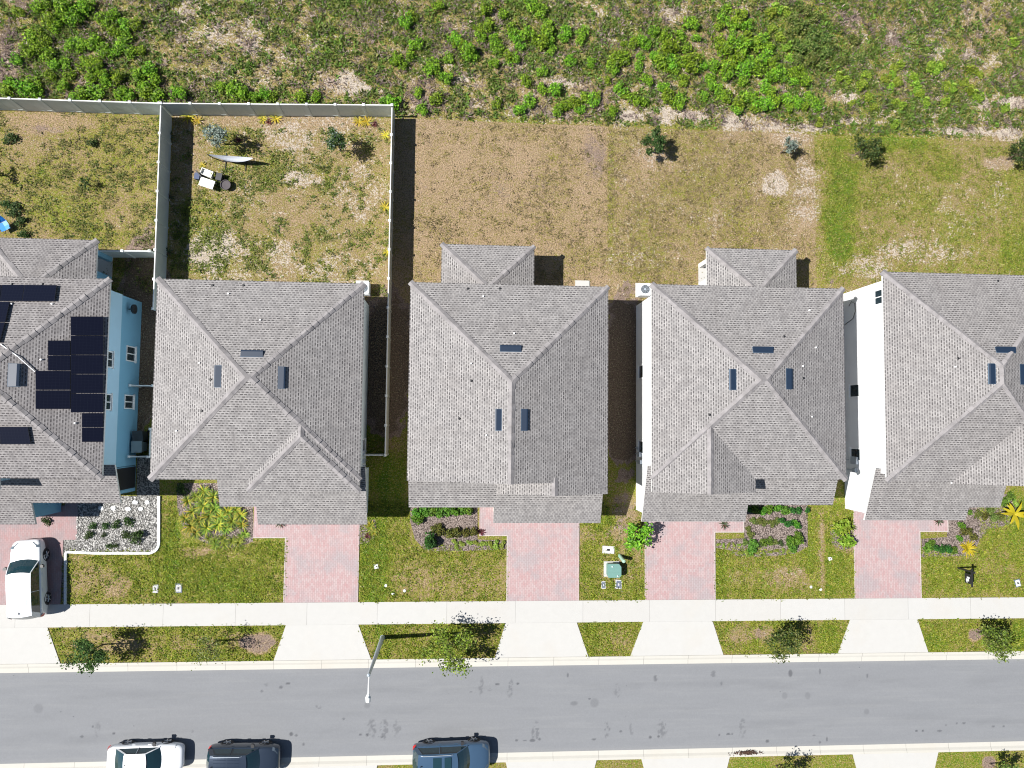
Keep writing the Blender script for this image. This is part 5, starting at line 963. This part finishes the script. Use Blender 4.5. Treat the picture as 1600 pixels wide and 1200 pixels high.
# hedges of the other houses: each bush a thing
BG = bush_mesh('hedge_bush', 101, .5, .7, 420, .08, [(.09, .22, .015), (.06, .16, .012), (.14, .27, .03), (.03, .07, .01)], [4, 3, 2, 1], up=.6); BG2 = bush_mesh('hedge_bush', 102, .5, .65, 420, .08, [(.10, .20, .02), (.07, .15, .015), (.15, .26, .04), (.03, .07, .01)], [4, 3, 2, 1], up=.6)
BOl = bush_mesh('olive_hedge', 103, .5, .55, 380, .07, [(.13, .14, .02), (.08, .09, .02), (.18, .15, .03), (.04, .045, .015)], [3, 3, 1, 2], up=.6); BYY = bush_mesh('yellow_edge', 104, .5, .4, 300, .08, [(.24, .30, .04), (.15, .24, .03), (.32, .34, .09)], [3, 3, 1], up=.7)
BDG = bush_mesh('deep_green', 105, .5, .7, 520, .075, [(.045, .13, .02), (.03, .09, .018), (.08, .18, .03), (.015, .04, .01)], [3, 3, 1, 1], up=.5)
def hedge(lst, me, lab, grp, sz=1.0):
    for px, py, r_ in lst: put('hedge_bush', rnd.choice(me), px, py, r_ / 11.6, lab, 'bush', grp, zz=.3, sz=r_ / 11.6 * sz)
hedge([(653, 801, 9), (664, 797, 10), (676, 798, 10), (688, 799, 10), (700, 798, 9), (712, 798, 9), (723, 797, 9), (735, 797, 9), (649, 813, 9), (656, 810, 8)], [BG, BG2], 'bright green hedge bush close under the roof edge of the middle house', 'bright hedge of the middle house')
hedge([(678, 829, 8), (690, 831, 10), (703, 833, 10), (715, 833, 10), (727, 832, 9), (738, 832, 9), (684, 824, 8)], [BOl], 'olive brown hedge bush in the second row of the middle house bed', 'olive hedge of the middle house')
hedge([(669, 845, 15)], [BDG], 'big round deep green bush at the left end of the middle house bed', None)
hedge([(710, 848, 6), (722, 850, 6), (734, 848, 6), (744, 850, 6), (756, 851, 7), (766, 852, 7), (776, 852, 8), (786, 852, 7), (713, 857, 5)], [BYY], 'low yellow green edging plant in front of the middle house bed', 'yellow edging of the middle house', .8)
put('spiky_plant', sp_r, 752, 832, 1.2, 'dark plum plant leaning over the front walk of the middle house', 'plant', None)
# plants by the white house
tree(992, 832, 1.7, .95, 'leafy bright bush tree at the corner of the white house garage', seed=41, n=750, ls=.10, pal=PB + [(.14, .24, .04)], wts=[4, 3, 2, 1, 2], grp=None)
put('spiky_plant', sp_m[1], 1313, 832, .01, 'x', 'plant', None) if False else None
hedge([(1170, 797, 7), (1180, 796, 8), (1192, 797, 8), (1204, 797, 8), (1216, 796, 8), (1228, 798, 8), (1240, 797, 7), (1250, 798, 7), (1262, 797, 6)], [BG, BG2, BDG], 'green hedge bush against the porch roof of the white house', 'upper hedge of the white house')
hedge([(1222, 815, 7), (1232, 817, 8), (1242, 819, 8), (1249, 822, 6)], [BDG, BG], 'dark green bush in the second row of the white house bed', 'second row of the white house bed')
hedge([(1178, 814, 7), (1187, 816, 8), (1197, 817, 8), (1208, 818, 8), (1216, 816, 7), (1175, 836, 8), (1172, 828, 6)], [BO[0], BO[1]], 'wispy olive plant in the second row of the white house bed', 'wispy plants of the white house bed', .7)
hedge([(1233, 845, 9), (1244, 848, 11), (1248, 838, 8), (1240, 856, 8)], [BG, BG2], 'bright bush at the right end of the white house bed', 'right end bushes of the white house bed')
hedge([(1166, 848, 7), (1178, 850, 8), (1176, 860, 8), (1186, 852, 7), (1195, 848, 7), (1204, 846, 7), (1214, 848, 6), (1222, 850, 6)], [BO[0], bd[1], BG2], 'soft grey green plant in the middle of the white house bed', 'soft plants of the white house bed', .8)
hedge([(1125, 852, 4), (1133, 853, 4), (1141, 852, 4), (1149, 852, 4), (1157, 852, 4)], [BYY], 'tiny clipped yellow green bush in the short upper edging row', 'short edging row of the white house', .9)
hedge([(1159, 865, 5), (1168, 866, 6), (1177, 866, 5), (1196, 864, 4), (1206, 863, 4), (1216, 862, 4), (1226, 861, 4), (1235, 861, 4)], [BYY], 'tiny clipped yellow green bush in the long lower edging row', 'long edging row of the white house', .9)
# left of the rightmost drive
for px, py, s, l in [(1318, 824, 1.15, 'bushy golden green plant under the garage corner of the rightmost house'), (1324, 847, 1.0, 'golden green plant below its larger twin by the rightmost drive')]: put('spiky_plant', BYl[0], px, py, s * 1.15, l, 'plant', 'golden plants by the rightmost drive', zz=.4, sz=1.6)
for px, py, s in [(1310, 826, 1.0), (1326, 822, 1.0), (1322, 848, .9)]: put('spiky_plant', sp_m[2], px, py, s, 'fountain of narrow golden leaves among the golden plants', 'plant', 'golden leaf fountains')
# rightmost bed
hedge([(1452, 856, 8), (1462, 858, 8), (1472, 858, 8), (1482, 859, 8), (1492, 860, 7), (1458, 849, 6)], [BG2, BDG], 'green bush in the front row right of the rightmost drive', 'front row by the rightmost drive')
hedge([(1503, 822, 7), (1508, 832, 9), (1517, 830, 8), (1522, 840, 8), (1500, 842, 6)], [BG, BOl], 'mixed green bush in the middle of the rightmost bed', 'middle bushes of the rightmost bed')
hedge([(1530, 805, 8), (1542, 806, 9), (1554, 808, 9), (1564, 808, 8), (1548, 798, 8)], [BOl, BO[1]], 'olive bush in the upper row of the rightmost bed', 'upper row of the rightmost bed')
hedge([(1560, 778, 7), (1570, 784, 8), (1580, 776, 8), (1518, 801, 5), (1590, 786, 8), (1556, 786, 6)], [BYY, BG2], 'bright plant close to the roof corner of the rightmost house', 'plants at the rightmost roof corner')
gs = spiky_mesh('golden_spikes', 61, 60, .62, .035, [(.55, .48, .02), (.45, .42, .03), (.32, .36, .03)], [4, 2, 1], el=(.2, 1.45)); put('spiky_plant', gs, 1513, 857, 1.15, 'dense bright golden spiky plant at the corner of the rightmost bed', 'plant', None)
rng = np.random.default_rng(77); Q = blade_quads(rng, 11, 1.08, .105, c=(0, 0, .8), el=(.25, .8), droop=.75, seg=8); kq = len(Q) // 11
me = quads_mesh('golden_fronds', Q, np.repeat(colors(rng, 11, [(.50, .46, .02), (.48, .46, .02)], [3, 1], .12), kq, 0), M_leaf)
x, y = P(1583, 803, .7); r = empty('palm', (x, y, 0), label='young palm with big bright yellow fronds at the right edge', cat='palm'); o = bpy.data.objects.new('fronds', me); col.objects.link(o); o.parent = r
b = MB(); b.tube([(0, 0, -.05), (.02, 0, .8)], [.07, .05], 8); b.build('trunk', M_wood, r)
# gravel bed shrubs
for px, py, r_, l in [(145, 822, 7, 'leftmost small shrub of the upper row in the gravel'), (163, 822, 7, 'second small shrub, yellowish, of the upper row in the gravel'), (181, 820, 8, 'third small shrub of the upper row in the gravel'), (201, 815, 9, 'fourth shrub, highest in the gravel bed'), (138, 836, 8, 'greyish shrub at the left of the lower gravel row'), (161, 836, 5, 'tiny reddish shrub in the gravel'), (196, 837, 8, 'shrub left of the biggest one in the gravel'), (215, 839, 13, 'biggest shrub of the gravel bed'), (170, 853, 6, 'lower left of two little shrubs near the white edging'), (179, 853, 5, 'lower right of two little shrubs near the white edging'), (72, 814, 8, 'little round shrub by the front walk of the blue house')]:
    put('shrub', rnd.choice(bd), px, py, r_ / 11.6, l, 'shrub', 'shrubs in the gravel bed', zz=.2)
for px, py, l in [(1468, 815, 'dark spiky plant under the garage roof edge of the rightmost house'), (1132, 820, 'plant peeping out under the garage roof edge of the white house'), (437, 818, 'dark plant peeping out under the garage roof edge of the pale blue house')]: put('spiky_plant', sp_d if px > 1200 else sp_d, px, py, .9, l, 'plant', 'plants under the garage eaves')

# ============================================================ CARS (x forward, y left, z up)
M_tyre = plain('tyre', (.02, .02, .022), .8); M_rim = plain('alloy_rim', (.45, .46, .48), .3, metal=.8); M_red = plain('tail_lens', (.45, .02, .02), .25); M_clear = plain('head_lens', (.12, .15, .18), .15, spec=.8)
M_cglass = plain('car_glass', (.012, .035, .045), .04, spec=.9); M_trim = plain('black_trim', (.015, .015, .017), .5)
PW = plain('white_paint', (.74, .76, .78), .22, coat=.8, var=.02); PK = plain('dark_blue_paint', (.035, .05, .075), .28, metal=.5, coat=1.0, var=.05); PBL = plain('steel_blue_paint', (.06, .115, .19), .28, metal=.4, coat=1.0, var=.05)
ST = {'sedan': [(-1, .70, .72, .66), (-.97, .84, .96, .86), (-.86, .94, 1.02, .92), (-.7, .985, 1.03, .95), (-.35, 1, .98, .94), (0, 1, .96, .93), (.35, 1, .96, .92), (.55, .99, .94, .89), (.75, .965, .86, .82), (.9, .89, .76, .72), (.97, .77, .68, .62), (1, .58, .55, .50)],
      'suv': [(-1, .78, .88, .80), (-.975, .90, 1.08, .98), (-.86, .965, 1.12, 1.05), (-.6, .995, 1.11, 1.06), (0, 1, 1.08, 1.05), (.35, 1, 1.08, 1.04), (.55, .99, 1.06, 1.02), (.76, .97, 1.00, .95), (.9, .91, .92, .86), (.975, .80, .80, .74), (1, .62, .64, .58)]}
GH = {'sedan': dict(xa=.42, xb=.12, xc=-.42, xd=-.76, zr=1.44, wb=.90, wr=.66, zb=.955), 'suv': dict(xa=.42, xb=.14, xc=-.82, xd=-.955, zr=1.70, wb=.91, wr=.70, zb=1.09), 'mini': dict(xa=.46, xb=.20, xc=-.86, xd=-.965, zr=1.72, wb=.91, wr=.72, zb=1.09)}
def car(kind, gk, L, W, base, x, y, rz, paint, label, zr=None, ribs=0, roofglass=False, rails=False):
    g = dict(GH[gk]); g['zr'] = zr or g['zr']; r = empty('parked_car', (x, y, -.055 if y < -15 else .04), rz, label=label, cat='car', group='parked cars'); h = W / 2; l = L / 2
    b = MB(); rows = []
    for t, wf, zt, zs in ST[kind]:
        w_ = h * wf; half = [(w_ * .90, .20), (w_ * .97, .36), (w_, .58), (w_ * .985, zs - .16), (w_ * .945, zs - .02), (w_ * .80, (zs + zt) / 2 + .02), (w_ * .45, zt), (0, zt + .015)]
        rows.append([(t * l, -p, q) for p, q in half] + [(t * l, p, q) for p, q in half[-2::-1]])
    b.grid(rows); b.face(rows[0]); b.face(rows[-1][::-1]); b.face([q for q in [rr[0] for rr in rows]] + [rr[-1] for rr in rows[::-1]])
    body = b.build('body', paint, r, smooth=True, merge=True); ms = body.modifiers.new('s', 'SUBSURF'); ms.levels = 2; ms.render_levels = 2
    def lerp(a, c, t): return a + (c - a) * t
    xa, xb, xc, xd = (g[k] * l for k in ('xa', 'xb', 'xc', 'xd')); wb, wr, zb, zr_ = g['wb'] * h, g['wr'] * h, g['zb'], g['zr']
    def crown(u): return .035 * (1 - u * u)
    b = MB(); N = 8                                   # windscreen, rear screen
    b.grid([[(lerp(xa + .16 * (1 - (u := -1 + 2 * j / N) ** 2), xb + .07 * (1 - u * u), v / 4), u * lerp(wb * .97, wr, v / 4), lerp(zb - .03, zr_ + crown(u) - .02, v / 4) + .03 * math.sin(PI * v / 4)) for j in range(N + 1)] for v in range(5)])
    b.build('windscreen', M_cglass, r, smooth=True)
    b = MB(); b.grid([[(lerp(xd - .10 * (1 - (u := -1 + 2 * j / N) ** 2), xc - .05 * (1 - u * u), v / 4), u * lerp(wb * .93, wr, v / 4), lerp(zb - .03, zr_ - .035 + crown(u), v / 4) + .02 * math.sin(PI * v / 4)) for j in range(N, -1, -1)] for v in range(5)])
    b.build('rear_screen', M_cglass, r, smooth=True)
    b = MB(); K = 10; rw = []
    for i in range(K + 1):
        t = i / K; rw.append([(lerp(xb, xc, t) + ((.09 if i == 0 else (-.06 if i == K else 0)) * (1 - (u := -1 + 2 * j / N) ** 2)), u * wr * 1.02, zr_ + crown(u) + .05 * math.sin(PI * t) - (.02 if abs(u) > .99 else 0)) for j in range(N + 1)])
    b.grid(rw)
    for s in (-1, 1):      # roof edge and pillars
        e = [(lerp(xb, xc, i / K), s * wr * 1.01, zr_ + .05 * math.sin(PI * i / K) - .02) for i in range(K + 1)]
        b.tube(e, .028, 6); b.tube([(xa, s * wb * .97, zb - .03), (lerp(xa, xb, .5), s * lerp(wb * .97, wr, .5) * 1.01, lerp(zb, zr_, .5) + .01), (xb, s * wr, zr_ - .01)], .035, 6)
        w0 = .22 if kind == 'suv' else .13
        b.grid([[(lerp(xd, xc, v / 4) + q * w0, s * (lerp(wb * .95, wr * 1.01, v / 4) + .012), lerp(zb - .03, zr_ - .02, v / 4)) for q in (-.2, .5, 1.1)] for v in range(5)])
        xm = lerp(xb, xc, .45); b.tube([(xm - .03, s * wb * .965, zb - .02), (xm, s * (wr + .012), zr_)], .022, 4)
    rp = b.build('roof', paint, r, smooth=True)
    if ribs:
        b = MB()
        for k in range(ribs): yy = (-1 + 2 * (k + .5) / ribs) * wr * .78; [b.tube([(lerp(xb, xc, q), yy, zr_ + crown(yy / wr) + .05 * math.sin(PI * q) + .002) for q in qs], .014, 4) for qs in ((.16, .27, .38, .50), (.54, .66, .78, .90))]
        q = b.build('roof_ribs', paint, None); q.parent = rp
    if roofglass:
        for t0, t1 in ((.14, .32), (.40, .62)):
            b = MB(); b.grid([[(lerp(xb, xc, lerp(t0, t1, a / 3)), uu * wr * .72, zr_ + crown(uu * .72) + .058 + .004) for uu in (-1, -.5, 0, .5, 1)] for a in range(4)]); q = b.build('sunroof', M_cglass, None, smooth=True); q.parent = rp
    if rails:
        for s in (-1, 1): b = MB(); b.tube([(lerp(xb, xc, .1), s * wr * .93, zr_ + .02), (lerp(xb, xc, .16), s * wr * .93, zr_ + .10), (lerp(xb, xc, .88), s * wr * .93, zr_ + .10), (lerp(xb, xc, .94), s * wr * .93, zr_ + .02)], .02, 6); q = b.build('roof_rail', M_steel if paint != PW else paint, None); q.parent = rp
    b = MB(); b.tube([(lerp(xb, xc, .9), 0, zr_ + .05), (lerp(xb, xc, .96), 0, zr_ + .13)], .025, 6); q = b.build('antenna', M_trim, None); q.parent = rp
    for s in (-1, 1):
        b = MB(); b.grid([[(lerp(lerp(xa - .1, xd + .12, a / 6), lerp(xb - .03, xc + .02, a / 6), v / 3), s * lerp(wb * .955, wr * .995, v / 3), lerp(zb - .04, zr_ - .04, v / 3)) for v in range(4)] for a in range(7)]); b.build('side_window', M_cglass, r, smooth=True)
        b = MB(); b.box(xa - .42, xa - .26, s * (wb + .06) - .03, s * (wb + .06) + .03, zb - .02, zb + .02); yy = s * (h + .12); b.prism_z([(xa - .42, yy - .10), (xa - .28, yy - .11), (xa - .22, yy), (xa - .28, yy + .10), (xa - .42, yy + .10)][::1], zb - .02, zb + .13); b.build('wing_mirror', M_trim, r)
        t = .90; b = MB(); zf = 1.0 if kind == 'suv' else .82
        b.grid([[(l * (.80 + .135 * a / 3), s * h * (.93 - .30 * (a / 3) ** 1.6 - .20 * c), zf - .085 - .13 * a / 3 * (1.1 if kind != 'suv' else .9) + c * .075 + .015) for c in (0, .5, 1)] for a in range(4)]); b.build('headlight', M_clear, r, smooth=True)
        b = MB(); zt_ = 1.02 if kind == 'suv' else .92; b.grid([[(-l * (.905 + .085 * a / 3), s * h * (.975 - .12 * (a / 3) ** 2) - s * .16 * c * (a / 3) + s * .006, zt_ - .02 - .24 * (1 - c)) for c in (0, .5, 1)] for a in range(4)]); b.build('tail_light', M_red, r, smooth=True)
        for hx in (.12, -.30): b = MB(); b.tube([(hx * l - .1, s * h * 1.0, zb - .17), (hx * l + .1, s * h * 1.0, zb - .17)], .018, 6); b.build('door_handle', paint, r)
        for wx in (base / 2, -base / 2):
            wxx = wx + base * .0; R_ = .36 if kind == 'suv' else .33
            b = MB(); b.tube([(wxx, s * (h - .26), R_), (wxx, s * (h - .02), R_)], R_, 24); b.tube([(wxx, s * (h - .10), R_ + .02), (wxx, s * (h + .004), R_ + .02)], R_ + .065, 24, 0) if False else None
            wl = b.build('wheel', M_tyre, r); b = MB(); R2 = R_ * .66
            b.tube([(wxx, s * (h - .05), R_), (wxx, s * (h - .004), R_)], [R2, R2], 20)
            q = b.build('rim', M_trim, None); q.parent = wl; b = MB()
            for k in range(5): a = k * 2 * PI / 5 + .3; b.tube([(wxx, s * (h + .002), R_), (wxx + R2 * math.cos(a), s * (h + .002), R_ + R2 * math.sin(a))], .035, 4)
            b.tube([(wxx, s * (h - .01), R_), (wxx, s * (h + .02), R_)], .07, 10); q = b.build('spokes', M_rim, None); q.parent = wl
            b = MB(); ring = []; 
            for k in range(13): a = PI * k / 12; ring.append([(wxx + (R_ + d_) * math.cos(a), s * yy2, R_ + (R_ + d_) * math.sin(a)) for d_, yy2 in ((-.02, h - .02), (.03, h + .012), (.07, h - .03))])
            b.grid(ring); b.build('wheel_arch', M_trim, r, smooth=True)
    b = MB(); zg = .45; b.box(l * .955, l * .99, -h * .45, h * .45, zg - .12, zg + .10); b.build('grille', M_trim, r)
    return r
def place(px0, py0, px1, py1, W, ang_off=0.0):
    """centre and heading from the two near-side wheels (rear, front)"""
    a = Vector(P(px0, py0, .35)); c = Vector(P(px1, py1, .35)); d = (c - a); rz = math.atan2(d.y, d.x) + ang_off; m = (a + c) / 2; return m, rz, d.length
m_, rz, bs = place(76.5, 934, 74.2, 866, 1.93); n_ = Vector((-math.sin(rz), math.cos(rz))); p = m_ + n_ * (1.95 / 2)
car('suv', 'mini', 4.85, 1.95, bs, p.x, p.y, rz, PW, 'white minivan with dark windscreen parked on the leftmost drive', zr=1.72, ribs=7, rails=False)
for (a, W, L, args, kw) in (((200, 1160, 262, 1158), 1.80, 4.62, ('sedan', 'sedan', PW, 'white saloon car parked by the far kerb, leftmost in the street'), {}),
                            ((355.5, 1159.5, 415, 1160), 1.86, 4.45, ('suv', 'suv', PK, 'black car with dark blue sheen parked between the two others'), dict(zr=1.64, ribs=5, rails=True)),
                            ((670, 1158.5, 740, 1154.5), 1.93, 5.0, ('suv', 'suv', PBL, 'steel blue car with two dark sunroofs, rightmost in the street'), dict(zr=1.70, roofglass=True, rails=True))):
    m_, rz, bs = place(*a, W); n_ = Vector((math.sin(rz), -math.cos(rz))); p = m_ + n_ * (W / 2); rz = rz * .6
    car(args[0], args[1], L, W, bs, p.x, p.y, rz, args[2], args[3], **kw)
# dark panel set against the side of the blue house porch
b = MB(); b.prism_x([(-4.42, .1), (-3.06, .1), (-3.06, lowz(-3.06) - .3), (-4.42, lowz(-4.42) - .3)], -21.104, -21.075); b.build('porch_dark_panel', M_black, ROOT[1])

# meters and pipes on the side walls, hose, leaf litter
def meter(root, x, side, ys, big=True):
    s_ = 1 if side == 'E' else -1
    for i, (y, z, w, h, d) in enumerate(ys):
        b = MB(); X0, X1 = sorted((x + s_ * .004, x + s_ * d)); b.box(X0, X1, y - w / 2, y + w / 2, z, z + h); b.tube([(x + s_ * .05, y, z), (x + s_ * .05, y, .02)], .025, 6)
        b.build('meter_box', M_steel, root)
meter(ROOT[2], -6.34, 'E', [(-2.0, 1.1, .32, .5, .16), (-2.55, 1.0, .25, .7, .14), (-2.9, 1.3, .2, .3, .12)])
meter(ROOT[4], 11.88, 'W', [(-2.0, 1.1, .32, .5, .18), (-2.5, 1.0, .25, .7, .16), (-1.6, .6, .2, .3, .14)])
meter(ROOT[5], 26.62, 'W', [(-2.3, 1.1, .5, .7, .18), (-2.95, 1.2, .25, .4, .16)])
b = MB(); b.tube([(26.56, 8.3, 1.0), (26.55, 8.55, 1.35), (26.55, 8.35, 1.75), (26.55, 7.8, 1.8), (26.55, 7.35, 1.5), (26.56, 7.2, .9), (26.5, 7.0, .3), (26.3, 6.8, .03)], .022, 6); tag(b.build('garden_hose', M_black), 'black hose looping down the white side wall of the rightmost house', 'hose')
rng = np.random.default_rng(9); x, y = P(1167, 1176); n = 260; C = np.stack([x + rng.normal(0, .45, n), y + rng.normal(0, .07, n), .03 + rng.uniform(0, .05, n)], 1)
o = bpy.data.objects.new('leaf_litter', quads_mesh('leaf_litter', leaf_quads(rng, C, rng.uniform(.03, .07, n), 1.2), colors(rng, n, [(.11, .06, .04), (.07, .04, .03)], [1, 1]), M_leafv)); col.objects.link(o); tag(o, 'brown leaf litter heaped in the gutter of the far kerb', 'leaf litter', kind='stuff')
# street-side windows and front doors of the houses
def south_open(root, xc, y, z0, z1, w, door=False):
    b = MB(); t = .08; X0, X1 = xc - w / 2, xc + w / 2; Y0, Y1 = y - .06, y - .003
    for q in ((X0, X1, z0, z0 + t), (X0, X1, z1 - t, z1), (X0, X0 + t, z0 + t, z1 - t), (X1 - t, X1, z0 + t, z1 - t)): b.box(q[0], q[1], Y0, Y1, q[2], q[3])
    f = b.build('door_frame' if door else 'window', M_frame, root)
    b = MB(); b.box(X0 + t, X1 - t, y - .025, y - .002, z0 + t, z1 - t); g = b.build('door' if door else 'pane', M_vent if door else M_glass, None, org=(0, 0, 0)); g.data.transform(Matrix.Translation(-Vector(root.location))); g.parent = f
for k, H in HS.items():
    (a, c, yf) = [q for q in H['low'] if abs(q[2] + 5.2) < .3][0]; xm = (a + c) / 2; south_open(ROOT[k], xm, yf + .4, .05, 2.15, 1.0, True)
    pj = H['proj']; xm = (pj[0] + pj[1]) / 2; south_open(ROOT[k], xm, pj[2] + .42, 4.25, 5.2, 1.5)
    if k in (2, 3): south_open(ROOT[k], (H['x0'] + pj[0]) / 2, H['y0'] + .42, 4.4, 5.2, .9)
    else: south_open(ROOT[k], (pj[1] + H['x1']) / 2 if k != 5 else (H['x0'] + pj[0]) / 2, H['y0'] + .42, 4.4, 5.2, .9)
